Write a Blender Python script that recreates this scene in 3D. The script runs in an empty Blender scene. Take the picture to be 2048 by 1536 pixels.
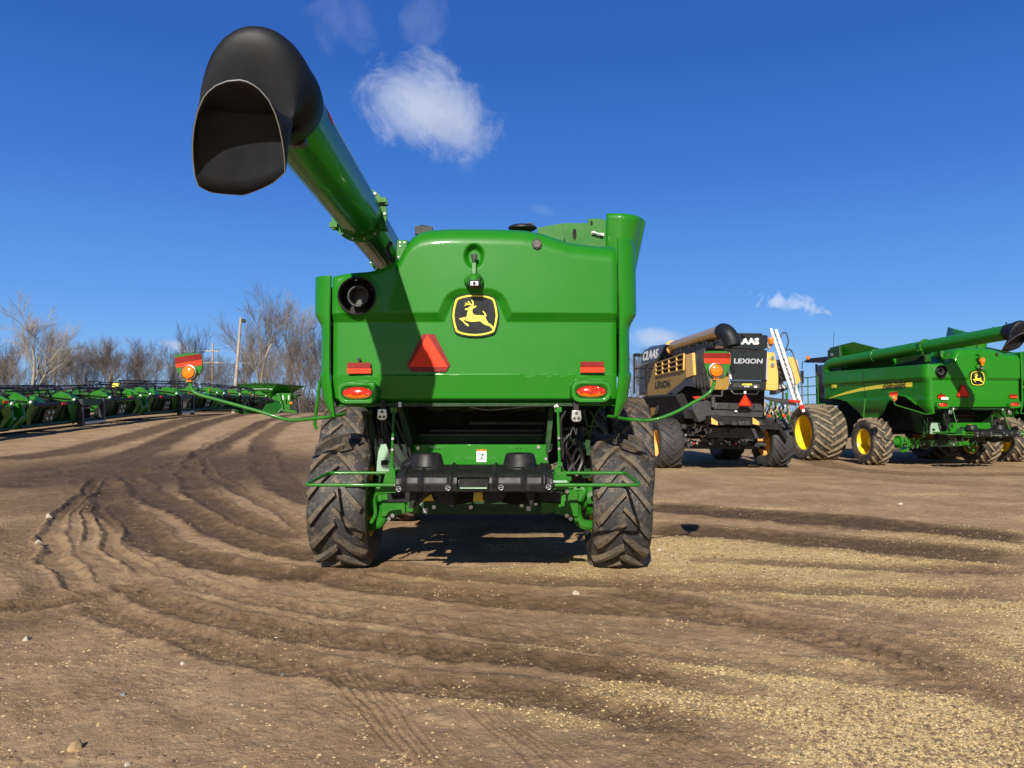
import bpy, math, random
import numpy as np
from mathutils import Vector, Matrix
random.seed(7); np.random.seed(7)
R = math.radians
SC = bpy.context.scene
COL = SC.collection
F = 1530.0; CAMH = 1.70; HOR = 822.0
TH = math.atan((HOR-768)/F)

# ------------------------------------------------------------------ helpers
def ray(px, py):
    u = (px-1024)/F; v = (768-py)/F
    c = math.cos(TH)-v*math.sin(TH); w = math.sin(TH)+v*math.cos(TH)
    return Vector((u/c, 1.0, w/c))
class Frame:
    """A machine's own frame: origin on the ground under it, yaw about z."""
    def __init__(s, x, y, z=0, yaw=0):
        s.o = Vector((x, y, z)); s.yaw = yaw; s.inv = Matrix.Rotation(-yaw, 3, 'Z')
    def hit(s, px, py, axis, val):
        o = s.inv @ (Vector((0, 0, CAMH))-s.o); d = s.inv @ ray(px, py)
        i = 'xyz'.index(axis); t = (val-o[i])/d[i]
        return o+d*t
    def root(s, name, label, cat, group=None):
        return thing(name, label, cat, s.o, s.yaw, group)
def thing(name, label, cat, loc=(0, 0, 0), yaw=0, group=None):
    o = bpy.data.objects.new(name, None); COL.objects.link(o)
    o.location = loc; o.rotation_euler = (0, 0, yaw); o.empty_display_size = .2
    o['label'] = label; o['category'] = cat
    if group: o['group'] = group
    return o
def tag(o, label=None, cat=None, group=None, kind=None):
    if label: o['label'] = label
    if cat: o['category'] = cat
    if group: o['group'] = group
    if kind: o['kind'] = kind
    return o
def copy_tree(o, parent=None):
    c = o.copy(); COL.objects.link(c); c.parent = parent
    for ch in list(o.children): copy_tree(ch, c)
    return c
SPLIT = set('bay_wall hydraulic_hose frame_plate hinge_lug deflector_vane flange_bolt lamp_lens cradle_bolt panel_bolt panel_hole bay_sheet cross_shaft link_bolt lynch_pin axle_bolt axle_tag knuckle_bolt tag mounting_hump guard_gap valve_block latch panel_slot wiring_loom window platform_rail hand_rail tube_band boom_stay ladder_rung cab_rail bright_fittings folding_auger sensor warning_decal side_stripe decal_figure camera_lens bolt'.split())
class MB:
    def __init__(s): s.v = []; s.f = []
    def add(s, vs, fs):
        b = len(s.v); s.v += [tuple(p) for p in vs]; s.f += [tuple(i+b for i in f) for f in fs]
    def box(s, c, sz, rot=None, taper=1.0):
        hx, hy, hz = sz[0]/2, sz[1]/2, sz[2]/2; vs = []
        for z, k in ((-hz, 1), (hz, taper)):
            for x, y in ((-hx, -hy), (hx, -hy), (hx, hy), (-hx, hy)):
                p = Vector((x*k, y*k, z))
                if rot is not None: p = rot @ p
                vs.append(p+Vector(c))
        s.add(vs, [(3, 2, 1, 0), (4, 5, 6, 7), (0, 1, 5, 4), (1, 2, 6, 5), (2, 3, 7, 6), (3, 0, 4, 7)])
    def bb(s, x0, x1, y0, y1, z0, z1): s.box(((x0+x1)/2, (y0+y1)/2, (z0+z1)/2), (abs(x1-x0), abs(y1-y0), abs(z1-z0)))
    def bar(s, a, b, w, h, up=(0, 0, 1)):
        a = Vector(a); b = Vector(b); d = b-a; L = d.length; d.normalize(); u = Vector(up)
        sx = d.cross(u)
        if sx.length < 1e-4: sx = d.cross(Vector((1, 0, 0)))
        sx.normalize(); uu = sx.cross(d)
        m = Matrix((sx, d, uu)).transposed()
        s.box((a+b)/2, (w, L, h), m)
    def tube(s, pts, r, n=10, caps=True, closed=False):
        pts = [Vector(p) for p in pts]; N = len(pts)
        rs = r if hasattr(r, '__len__') else [r]*N
        ref = None; vs = []; fs = []
        for i, p in enumerate(pts):
            if closed: t = pts[(i+1) % N]-pts[i-1]
            else: t = (pts[min(i+1, N-1)]-pts[max(i-1, 0)])
            t.normalize()
            if ref is None:
                ref = t.orthogonal().normalized()
            ref = (ref-t*ref.dot(t)).normalized(); q = t.cross(ref)
            for k in range(n):
                a = 2*math.pi*k/n
                vs.append(p+(ref*math.cos(a)+q*math.sin(a))*rs[i])
        for i in range(N if closed else N-1):
            j = (i+1) % N
            for k in range(n):
                k2 = (k+1) % n
                fs.append((i*n+k, i*n+k2, j*n+k2, j*n+k))
        if caps and not closed:
            fs.append(tuple(range(n-1, -1, -1))); fs.append(tuple((N-1)*n+k for k in range(n)))
        s.add(vs, fs)
    def cyl(s, a, b, r, n=16, r2=None): s.tube([a, b], [r, r if r2 is None else r2], n)
    def slab(s, pts, off):
        """flat polygon pts given thickness by the vector off"""
        n = len(pts); off = Vector(off); P = [Vector(p) for p in pts]
        s.add(P+[p+off for p in P], [tuple(range(n)), tuple(range(2*n-1, n-1, -1))]+[((i+1) % n, i, n+i, n+(i+1) % n) for i in range(n)])
    def lathe(s, prof, n=32, axis='x', c=(0, 0, 0)):
        vs = []; m = len(prof); c = Vector(c)
        for k in range(n):
            a = 2*math.pi*k/n; ca, sa = math.cos(a), math.sin(a)
            for (t, r) in prof:
                if axis == 'x': p = Vector((t, r*ca, r*sa))
                elif axis == 'y': p = Vector((r*ca, t, r*sa))
                else: p = Vector((r*ca, r*sa, t))
                vs.append(p+c)
        fs = []
        for k in range(n):
            k2 = (k+1) % n
            for i in range(m-1): fs.append((k*m+i, k*m+i+1, k2*m+i+1, k2*m+i))
        s.add(vs, fs)
    def sphere(s, c, r, n=12, sc=(1, 1, 1)):
        vs = []; fs = []; m = n//2+1
        for i in range(m):
            ph = math.pi*i/(m-1)
            for k in range(n):
                a = 2*math.pi*k/n
                vs.append((c[0]+r*sc[0]*math.sin(ph)*math.cos(a), c[1]+r*sc[1]*math.sin(ph)*math.sin(a), c[2]+r*sc[2]*math.cos(ph)))
        for i in range(m-1):
            for k in range(n):
                k2 = (k+1) % n; fs.append((i*n+k, (i+1)*n+k, (i+1)*n+k2, i*n+k2))
        s.add(vs, fs)
    def grid(s, P):
        """P[i][j] of points"""
        r = len(P); c = len(P[0]); vs = [p for row in P for p in row]
        s.add(vs, [(i*c+j, i*c+j+1, (i+1)*c+j+1, (i+1)*c+j) for i in range(r-1) for j in range(c-1)])
    def mesh(s, name, m, smooth=35):
        me = bpy.data.meshes.new(name); me.from_pydata(s.v, [], s.f); me.materials.append(m)
        me.validate()
        if smooth:
            me.polygons.foreach_set('use_smooth', [True]*len(me.polygons)); me.set_sharp_from_angle(angle=R(smooth))
        return me
    def islands(s):
        p = list(range(len(s.v)))
        def fd(i):
            while p[i] != i: p[i] = p[p[i]]; i = p[i]
            return i
        for f in s.f:
            a = fd(f[0])
            for i in f[1:]:
                b = fd(i)
                if b != a: p[b] = a
        g = {}
        for f in s.f: g.setdefault(fd(f[0]), []).append(f)
        out = []
        for fs in g.values():
            ids = sorted({i for f in fs for i in f}); mp = {i: k for k, i in enumerate(ids)}; q = MB(); q.v = [s.v[i] for i in ids]; q.f = [tuple(mp[i] for i in f) for f in fs]; out.append(q)
        return out
    def build(s, name, m, parent=None, bevel=0, smooth=35, loc=None, seg=2, label=None):
        if name in SPLIT and parent is not None:
            pcs = s.islands()
            if len(pcs) > 1:
                return [q._build(name, m, parent, bevel, smooth, loc, seg, label) for q in pcs][0]
        return s._build(name, m, parent, bevel, smooth, loc, seg, label)
    def _build(s, name, m, parent=None, bevel=0, smooth=35, loc=None, seg=2, label=None):
        o = bpy.data.objects.new(name, s.mesh(name, m, smooth)); COL.objects.link(o); o.parent = parent
        if loc: o.location = loc
        if bevel:
            b = o.modifiers.new('bevel', 'BEVEL'); b.width = bevel; b.segments = seg; b.limit_method = 'ANGLE'; b.angle_limit = R(40); b.harden_normals = False
        if label: o['label'] = label
        return o
def solid(o, t, off=1):
    m = o.modifiers.new('solid', 'SOLIDIFY'); m.thickness = t; m.offset = off; return o
def text(name, body, mat, parent, loc, rot, size, ext=.004, shear=0, bold=0, sx=1, align='CENTER'):
    cu = bpy.data.curves.new(name, 'FONT'); cu.body = body; cu.size = size; cu.extrude = ext; cu.shear = shear; cu.offset = bold
    cu.align_x = align; cu.align_y = 'CENTER'; cu.resolution_u = 3
    t = bpy.data.objects.new(name+'_curve', cu); COL.objects.link(t)
    bpy.context.view_layer.update()
    me = bpy.data.meshes.new_from_object(t.evaluated_get(bpy.context.evaluated_depsgraph_get()))
    bpy.data.objects.remove(t)
    me.materials.clear(); me.materials.append(mat)
    o = bpy.data.objects.new(name, me); COL.objects.link(o); o.parent = parent
    o.location = loc; o.rotation_euler = rot; o.scale = (sx, 1, 1)
    return o
def smoothpath(pts, n=6):
    """Catmull-Rom through pts"""
    P = [Vector(p) for p in pts]; P = [P[0]*2-P[1]]+P+[P[-1]*2-P[-2]]; out = []
    for i in range(1, len(P)-2):
        a, b, c, d = P[i-1:i+3]
        for k in range(n):
            t = k/n
            out.append(.5*((2*b)+(c-a)*t+(2*a-5*b+4*c-d)*t*t+(3*b-a-3*c+d)*t**3))
    out.append(P[-2]); return out
def roundpath(pts, r=.06, n=5):
    """polyline with rounded corners"""
    P = [Vector(p) for p in pts]; out = [P[0]]
    for i in range(1, len(P)-1):
        a = (P[i-1]-P[i]); b = (P[i+1]-P[i]); la = min(r, a.length*.45); lb = min(r, b.length*.45)
        p0 = P[i]+a.normalized()*la; p2 = P[i]+b.normalized()*lb
        for k in range(n+1):
            t = k/n; out.append(p0*(1-t)**2+P[i]*2*t*(1-t)+p2*t*t)
    out.append(P[-1]); return out
def lerp(x, xs, ys): return float(np.interp(x, xs, ys))
def sstep(a, b, x):
    t = np.clip((x-a)/(b-a), 0, 1); return t*t*(3-2*t)

# ------------------------------------------------------------------ value noise
_T = np.random.RandomState(3).rand(256, 256)
def vnoise(x, y):
    xi = np.floor(x).astype(int); yi = np.floor(y).astype(int); fx = x-xi; fy = y-yi
    fx = fx*fx*(3-2*fx); fy = fy*fy*(3-2*fy); a = _T[xi & 255, yi & 255]; b = _T[(xi+1) & 255, yi & 255]
    c = _T[xi & 255, (yi+1) & 255]; d = _T[(xi+1) & 255, (yi+1) & 255]
    return (a*(1-fx)+b*fx)*(1-fy)+(c*(1-fx)+d*fx)*fy
def fbm(x, y, o=4, g=.5):
    s = 0; a = 1; t = 0
    for i in range(o):
        s = s+a*vnoise(x+17.3*i, y-9.1*i); t += a; a *= g; x = x*2.03+y*.1; y = y*2.03-x*.05
    return s/t

# ------------------------------------------------------------------ materials
class NT:
    def __init__(s, nt): s.nt = nt
    def n(s, t, **k):
        o = s.nt.nodes.new(t)
        for a, b in k.items():
            if a.startswith('i_'):
                key = a[2:]; key = int(key) if key.isdigit() else key.replace('_', ' ')
                o.inputs[key].default_value = b
            else: setattr(o, a, b)
        return o
    def l(s, a, b): s.nt.links.new(a, b)
    def math(s, op, a, b=None, clamp=False):
        m = s.n('ShaderNodeMath', operation=op); m.use_clamp = clamp
        for i, q in enumerate((a, b)):
            if q is None: continue
            if isinstance(q, (int, float)): m.inputs[i].default_value = q
            else: s.l(q, m.inputs[i])
        return m.outputs[0]
    def noise(s, vec, scale, detail=4, rough=.55, dist=0):
        m = s.n('ShaderNodeTexNoise'); m.inputs['Scale'].default_value = scale; m.inputs['Detail'].default_value = detail
        m.inputs['Roughness'].default_value = rough; m.inputs['Distortion'].default_value = dist
        if vec is not None: s.l(vec, m.inputs['Vector'])
        return m.outputs[0]
    def ramp(s, f, stops):
        m = s.n('ShaderNodeValToRGB'); e = m.color_ramp.elements
        while len(e) < len(stops): e.new(.5)
        for q, (p, c) in zip(e, stops):
            q.position = p; q.color = (c, c, c, 1) if isinstance(c, (int, float)) else tuple(c)+(1,)
        s.l(f, m.inputs[0]); return m.outputs[0]
    def mix(s, f, a, b):
        m = s.n('ShaderNodeMix', data_type='RGBA')
        for i, q in ((0, f), (6, a), (7, b)):
            if isinstance(q, (int, float)): m.inputs[i].default_value = q
            elif isinstance(q, tuple): m.inputs[i].default_value = tuple(q)+(1,) if len(q) == 3 else q
            else: s.l(q, m.inputs[i])
        return m.outputs[2]
    def bump(s, h, st, d=.01):
        m = s.n('ShaderNodeBump'); m.inputs['Strength'].default_value = st; m.inputs['Distance'].default_value = d; s.l(h, m.inputs['Height']); return m.outputs[0]
def newmat(name):
    m = bpy.data.materials.new(name); m.use_nodes = True; nt = NT(m.node_tree)
    return m, nt, m.node_tree.nodes['Principled BSDF']
def simple(name, col, rough=.5, metal=0, spec=.5, coat=0, vary=.12, scale=6, dust=0, dustcol=(.30, .22, .13), bump=0, coatr=.05):
    m, t, b = newmat(name); tc = t.n('ShaderNodeTexCoord').outputs['Object']
    nz = t.noise(tc, scale, 5)
    c1 = tuple(x*(1-vary) for x in col); c2 = tuple(min(1, x*(1+vary)) for x in col)
    c = t.mix(t.ramp(nz, [(.35, 0.), (.65, 1.)]), c1, c2)
    if dust:
        d = t.noise(tc, scale*2.3, 7, .65)
        c = t.mix(t.math('MULTIPLY', t.ramp(d, [(.42, 0.), (.75, 1.)]), dust), c, dustcol)
    t.l(c, b.inputs['Base Color'])
    r = t.ramp(nz, [(.3, max(0, rough*.85)), (.7, min(1, rough*1.15))]); t.l(r, b.inputs['Roughness'])
    b.inputs['Metallic'].default_value = metal; b.inputs['Specular IOR Level'].default_value = spec
    b.inputs['Coat Weight'].default_value = coat; b.inputs['Coat Roughness'].default_value = coatr
    if bump: t.l(t.bump(t.noise(tc, 60, 4), bump, .004), b.inputs['Normal'])
    return m
def paintmat(name, col, coatr=.05, dust=.03, wav=.12, coat=.42):
    m, t, b = newmat(name); tc = t.n('ShaderNodeTexCoord').outputs['Object']
    d = t.noise(tc, 3.2, 8, .68)
    c = t.mix(t.math('MULTIPLY', t.ramp(d, [(.40, 0.), (.8, 1.)]), dust), col, (.34, .30, .2))
    t.l(c, b.inputs['Base Color']); b.inputs['Roughness'].default_value = .42
    b.inputs['Specular IOR Level'].default_value = .22
    b.inputs['Coat Weight'].default_value = coat; b.inputs['Coat IOR'].default_value = 1.45
    cr = t.ramp(t.noise(tc, 7, 6, .6), [(.3, coatr*.6), (.75, coatr*2.2)]); t.l(cr, b.inputs['Coat Roughness'])
    bn = t.bump(t.noise(tc, 1.6, 2, .4), wav, .02); t.l(bn, b.inputs['Coat Normal'])
    return m
def rubbermat(name, mud=.5, col=(.050, .051, .053), mudcol=(.20, .145, .09)):
    m, t, b = newmat(name); tc = t.n('ShaderNodeTexCoord').outputs['Object']
    n1 = t.noise(tc, 7, 8, .75, .3); n2 = t.noise(tc, 38, 6, .75)
    s = t.math('ADD', t.math('MULTIPLY', n1, .65), t.math('MULTIPLY', n2, .35))
    k = t.ramp(s, [(.56-mud*.15, 0.), (.60-mud*.08, 1.)])
    thin = t.mix(t.ramp(n2, [(.3, 0.), (.8, .5)]), col, (.075, .066, .055))
    c = t.mix(t.math('MULTIPLY', k, min(1, .35+mud*.6)), thin, mudcol); t.l(c, b.inputs['Base Color'])
    b.inputs['Roughness'].default_value = .62; b.inputs['Specular IOR Level'].default_value = .35
    t.l(t.bump(s, .25, .006), b.inputs['Normal']); return m
GREEN = (.012, .172, .005)
M = {}
M['green'] = paintmat('green_paint', GREEN)
M['green2'] = simple('green_frame_paint', (.014, .15, .008), .4, spec=.25, coat=.25, dust=.10, scale=4)
M['greenpale'] = simple('pale_green_sheet', (.34, .52, .38), .3, metal=.3, dust=.15)
M['dgreen'] = simple('dark_shaded_green', (.005, .045, .010), .5, spec=.25, coat=.1, dust=.12)  # for dark green parts; deepened to put shade under the hood into the colour
M['black'] = simple('black_plastic', (.009, .009, .010), .5, dust=.08, scale=5, spec=.35)
M['tailblack'] = simple('black_moulded_plastic', (.008, .008, .009), .5, dust=.22, scale=9, spec=.35, dustcol=(.09, .08, .065))
M['rubberblack'] = simple('black_spout_rubber', (.006, .008, .012), .6, dust=.02, scale=3, spec=.35)
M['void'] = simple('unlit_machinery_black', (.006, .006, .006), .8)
M['steel'] = simple('zinc_steel', (.55, .55, .53), .3, metal=.9, dust=.1)
M['gal'] = simple('galvanised', (.42, .43, .42), .42, metal=.5, dust=.2)
M['yellow'] = simple('wheel_yellow', (.85, .60, .02), .32, coat=.4, dust=.1, scale=3, dustcol=(.45, .33, .15))
M['logoyellow'] = simple('decal_yellow', (.92, .78, .06), .4, vary=.02)
M['logoblack'] = simple('decal_black', (.012, .012, .012), .22, vary=.02)
M['orange'] = simple('fluorescent_orange', (.80, .040, .006), .5, spec=.25, vary=.04)
M['red'] = simple('reflector_red', (.20, .004, .003), .4, spec=.3, vary=.08)
M['redlens'] = simple('red_lens', (.72, .012, .008), .08, coat=1, vary=.45, scale=45)
m_, t_, b_ = newmat('ribbed_red_lens'); tc_ = t_.n('ShaderNodeTexCoord').outputs['Object']; mp_ = t_.n('ShaderNodeMapping'); mp_.inputs['Scale'].default_value = (1, .0, 1); t_.l(tc_, mp_.inputs[0])
bk_ = t_.n('ShaderNodeTexBrick'); bk_.inputs['Scale'].default_value = 34; bk_.inputs['Mortar Size'].default_value = .03; bk_.inputs['Color1'].default_value = (.62, .010, .005, 1); bk_.inputs['Color2'].default_value = (.22, .003, .002, 1); bk_.inputs['Mortar'].default_value = (.75, .05, .012, 1)
rt_ = t_.n('ShaderNodeVectorRotate', rotation_type='X_AXIS'); rt_.inputs['Angle'].default_value = R(90); t_.l(mp_.outputs[0], rt_.inputs[0]); t_.l(rt_.outputs[0], bk_.inputs['Vector'])
t_.l(bk_.outputs[0], b_.inputs['Base Color']); b_.inputs['Roughness'].default_value = .15; b_.inputs['Coat Weight'].default_value = .8; b_.inputs['Coat Roughness'].default_value = .04; t_.l(t_.bump(bk_.outputs['Fac'], .4, .003), b_.inputs['Normal']); M['redlens'] = m_
M['amber'] = simple('amber_lens', (.80, .19, .006), .10, coat=1, vary=.25, scale=60)
M['white'] = simple('white_paint', (.78, .78, .76), .4, vary=.03)
M['silver'] = simple('silver_paint', (.55, .57, .6), .3, metal=.4, vary=.05)
M['glass'] = simple('dark_glass', (.012, .016, .02), .04, coat=1, vary=.05)
M['blue'] = simple('blue_black_panel', (.030, .060, .13), .25, coat=.8, vary=.1)
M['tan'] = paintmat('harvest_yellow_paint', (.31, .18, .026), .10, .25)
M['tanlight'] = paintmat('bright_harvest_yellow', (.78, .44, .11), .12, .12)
M['tantube'] = simple('golden_tube_paint', (.44, .27, .065), .26, coat=.6, dust=.1, metal=.25)
M['charcoal'] = simple('charcoal_plastic', (.035, .037, .040), .42, dust=.15)
M['claasblack'] = simple('gloss_black_panel', (.010, .011, .013), .2, coat=.7, dust=.03)
M['tyre'] = rubbermat('muddy_tyre', .38, (.024, .025, .028), (.19, .15, .10))
M['tyremud'] = rubbermat('dusty_tyre', .5, (.030, .028, .025), (.17, .13, .09))
M['luggrey'] = rubbermat('lug_rubber_worn', .75, (.060, .054, .047), (.16, .115, .072)); M['luggtan'] = rubbermat('lug_rubber_dusty', 1.1, (.08, .066, .05), (.27, .205, .135))
M['tyreclean'] = rubbermat('clean_tyre', .05, (.034, .034, .036))
M['bark'] = simple('bark', (.19, .165, .14), .9, vary=.3, scale=2)
M['barkpale'] = simple('pale_bark', (.27, .24, .20), .9, vary=.25, scale=2)
M['twig'] = simple('twig', (.14, .112, .092), .9, vary=.3, scale=1)
M['barkdark'] = simple('dark_bark', (.09, .075, .065), .9, vary=.3, scale=1)
M['wood'] = simple('weathered_pole_wood', (.34, .30, .25), .85, vary=.2, scale=3)
M['stone'] = simple('pale_stone', (.42, .37, .29), .8, vary=.2, scale=9, bump=.4)
M['stonetan'] = simple('tan_stone', (.40, .27, .13), .8, vary=.2, scale=9, bump=.4)
M['stonegrey'] = simple('grey_stone', (.16, .17, .19), .75, vary=.2, scale=9)

# ------------------------------------------------------------------ wheels
def tyre_mesh(name, Rr, W, rim, nl, lug, mat, flip=1, flat=.03, ang=.95, lw=.062):
    mb = MB(); h = W/2; Rc = Rr-lug
    xs = [-.80, -.90, -.985, -1.0, -.985, -.93, -.80, -.5, 0]
    rs = [rim, rim+(Rc-rim)*.12, rim+(Rc-rim)*.38, rim+(Rc-rim)*.58, rim+(Rc-rim)*.80, Rc-.045, Rc-.018, Rc-.004, Rc]
    prof = [(x*h, r) for x, r in zip(xs, rs)]; prof = prof+[(-x, r) for x, r in prof[-2::-1]]
    mb.lathe(prof, 64, 'x'); nbase = len(mb.f)
    px = [p[0] for p in prof[5:-5]]; pr = [p[1] for p in prof[5:-5]]
    rnd = random.Random(4)
    for s in (-1, 1):
        for k in range(nl):
            a0 = 2*math.pi*(k+(.5 if s > 0 else 0))/nl; secs = []
            for i in range(10):
                q = i/9
                x = s*(-.04*h+q*1.03*h) if q < .86 else s*(-.04*h+.86*1.03*h+(q-.86)*h*.75)
                rb = float(np.interp(abs(x), [0, .5*h, .8*h, .93*h, 1.0*h], [Rc, Rc-.004, Rc-.018, Rc-.045, Rc-.12]))
                if q > .87: rb -= (q-.87)*.45
                a = a0+flip*(q*.78+q*q*.22)*h*ang/Rr
                w = lw*(.8+.5*q)/Rr; lh = lug*(1 if q < .9 else .6)*(.92+.05*math.sin(k*2+i))
                xt = x*(1.015 if q > .8 else 1)
                sec = [(x, rb-.02, a-w*.58), (xt, rb+lh, a-w*.46), (xt, rb+lh, a+w*.46), (x, rb-.02, a+w*.58)]
                # the bar runs diagonally, so its section leans back along the bar too
                secs.append([Vector((xx+(-s*.35*(aa-a)*Rr*flip), r*math.cos(aa), r*math.sin(aa))) for xx, r, aa in sec])
            vs = [p for sc_ in secs for p in sc_]; fs = []
            for i in range(9):
                for j in range(3): fs.append((i*4+j, i*4+j+1, i*4+j+5, i*4+j+4))
            fs.append((0, 3, 2, 1)); fs.append((36, 37, 38, 39)); mb.add(vs, fs)
    # weight flattens the foot of the tyre
    mb.v = [(x*(1+.05*max(0, (-z-Rr*.72)/Rr/.28)), y, max(z, -(Rr-flat))) for x, y, z in mb.v]
    me = mb.mesh(name, mat, 38); me.materials.append(M['luggrey' if mat == M['tyre'] else 'luggtan' if mat == M['tyremud'] else 'tyreclean'])
    mi = np.zeros(len(me.polygons), np.int32); mi[nbase:] = 1; me.polygons.foreach_set('material_index', mi); return me
def rim_mesh(name, W, rim, mat, dish=.25, side=-1):
    mb = MB(); h = W/2; s = side
    prof = [(s*h*.80, rim+.02), (s*h*.84, rim+.03), (s*h*.84, rim-.01), (s*h*.70, rim-.03), (s*h*.55, rim-.035), (s*(h*.8-dish), rim*.86), (s*(h*.8-dish), rim*.5), (s*(h*.8-dish+.03), rim*.46),
            (s*(h*.8-dish+.04), .14), (s*(h*.8-dish+.12), .12), (s*(h*.8-dish+.12), 0.0)]
    mb.lathe(prof, 48, 'x')
    prof = [(-s*h*.80, rim+.02), (-s*h*.84, rim+.03), (-s*h*.84, rim-.01), (-s*h*.5, rim-.04), (s*(h*.8-dish-.02), rim*.84), (s*(h*.8-dish-.02), rim*.5), (s*(h*.8-dish-.02), 0)]
    mb.lathe(prof, 48, 'x')
    for k in range(10):
        a = 2*math.pi*k/10; c = Vector((s*(h*.8-dish+.03), math.cos(a)*rim*.38, math.sin(a)*rim*.38))
        mb.cyl(c, c+Vector((s*.035, 0, 0)), .018, 6)
    return mb.mesh(name, mat, 40)
def wheel(parent, rimme, tyreme, loc, rotz=0):
    w = bpy.data.objects.new('wheel', rimme); COL.objects.link(w); w.parent = parent; w.location = loc; w.rotation_euler = (0, 0, rotz)
    t = bpy.data.objects.new('tyre', tyreme); COL.objects.link(t); t.parent = w
    return w
# ================================================================== green combine (the one in front; the others are copies)
MF = Frame(-.345, 8.55, 0, 0)
def Q(px, py, y): return MF.hit(px, py, 'y', y)
def QX(px): return Q(px, 640, -1).x
def QZ(py): return Q(951, py, -1).z
XC = QX(950)
HTOP = [(QX(a), QZ(b)) for a, b in [(661, 549), (700, 543), (735, 541), (765, 534), (783, 524), (794, 510), (803, 492), (812, 476), (822, 464), (838, 455), (860, 451), (900, 449), (1000, 450), (1050, 452), (1085, 458), (1115, 468), (1145, 477), (1180, 481), (1236, 484)]]
ZW, ZR, ZB = QZ(625), QZ(749), QZ(800)
LIGHTS = [(QX(716), QZ(786)), (QX(1182), QZ(783))]
EXH = (QX(713), QZ(591)); OVAL = (QX(948), QZ(511))
def hood_y(x, z, zt):
    y = -1.0+.05*((x-XC)/1.42)**2
    hw = .27+np.clip((2.90-z)*.42, 0, .2)-.3*np.clip(z-2.80, 0, .2)
    d = np.maximum(ZW-z, np.minimum(2.915-z-.9*np.maximum(abs(x-XC)-.12, 0)**2*3, (hw-abs(x-XC))*.95))
    y = y+.065*np.clip(d/.085, 0, 1)
    below = np.clip(ZR-z, 0, 1)
    y = y-.022*sstep(0, .008, below)+below*.11
    y = y+.10*sstep(0, .05, ZB+.02-z)
    for cx, cz in LIGHTS:
        def rb(hx, hz, r):
            qx = np.maximum(abs(x-cx)-hx+r, 0); qz = np.maximum(abs(z-cz)-hz+r, 0); return r-np.sqrt(qx*qx+qz*qz)
        o = rb(.205, .115, .09); i = rb(.165, .075, .07)
        y = y*(1-sstep(-.004, .012, o))+sstep(-.004, .012, o)*np.minimum(y, -1.02)+.022*sstep(0, .02, i)
    ov = np.sqrt(((x-OVAL[0])/.105)**2+((z-OVAL[1])/np.where(z > OVAL[1], .125, .14))**2)
    y = y+.075*(1-sstep(.55, 1.0, ov))
    e = np.sqrt((x-EXH[0])**2+(z-EXH[1])**2)
    y = y-.012*sstep(.235, .19, e)*(e < .24)+.35*(e < .178)
    # rounded shoulder into the roof, rounded corners into the side panels
    rh = np.where(x < QX(790), .07, .2); t = np.clip((z-(zt-rh))/rh, 0, 1)
    y = y+np.where(x < QX(790), .05, .22)*(1-np.sqrt(np.maximum(0, 1-t*t)))
    c = np.clip((abs(x-(QX(661)+QX(1236))/2)-1.36)/.07, 0, 1); y = y+.02*c*c
    return y
def rear_hood(root):
    xs = np.linspace(QX(661), QX(1236), 300); P = []
    tt = np.array([p[0] for p in HTOP]); tz = np.array([p[1] for p in HTOP])
    zt = np.interp(xs, tt, tz); zt = np.convolve(np.pad(zt, 2, mode='edge'), np.ones(5)/5, 'valid')
    zb = np.full_like(xs, ZB-.055)
    for cx, cz in LIGHTS: zb = np.minimum(zb, cz-.135+.10*sstep(.13, .26, abs(xs-cx)))
    n = 230
    rows = []
    for j in range(n+1):
        z = zb+(zt-zb)*j/n; y = hood_y(xs, z, zt); rows.append(np.stack([xs, y, z], 1))
    last = rows[-1]
    for k, (dy, dz) in enumerate([(.05, .003), (.2, .01), (.6, .02), (1.2, .0)]):
        q = last.copy(); q[:, 1] += dy; q[:, 2] += dz; rows.append(q)
    V = np.concatenate(rows); m = len(xs); N = len(rows)
    idx = np.arange(N*m).reshape(N, m); Fq = np.stack([idx[:-1, :-1], idx[:-1, 1:], idx[1:, 1:], idx[1:, :-1]], -1).reshape(-1, 4)
    mb = MB(); mb.v = [tuple(v) for v in V.tolist()]; mb.f = [tuple(f) for f in Fq.tolist()]
    h = mb.build('rear_hood', M['green'], root, smooth=50)
    return h
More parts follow.
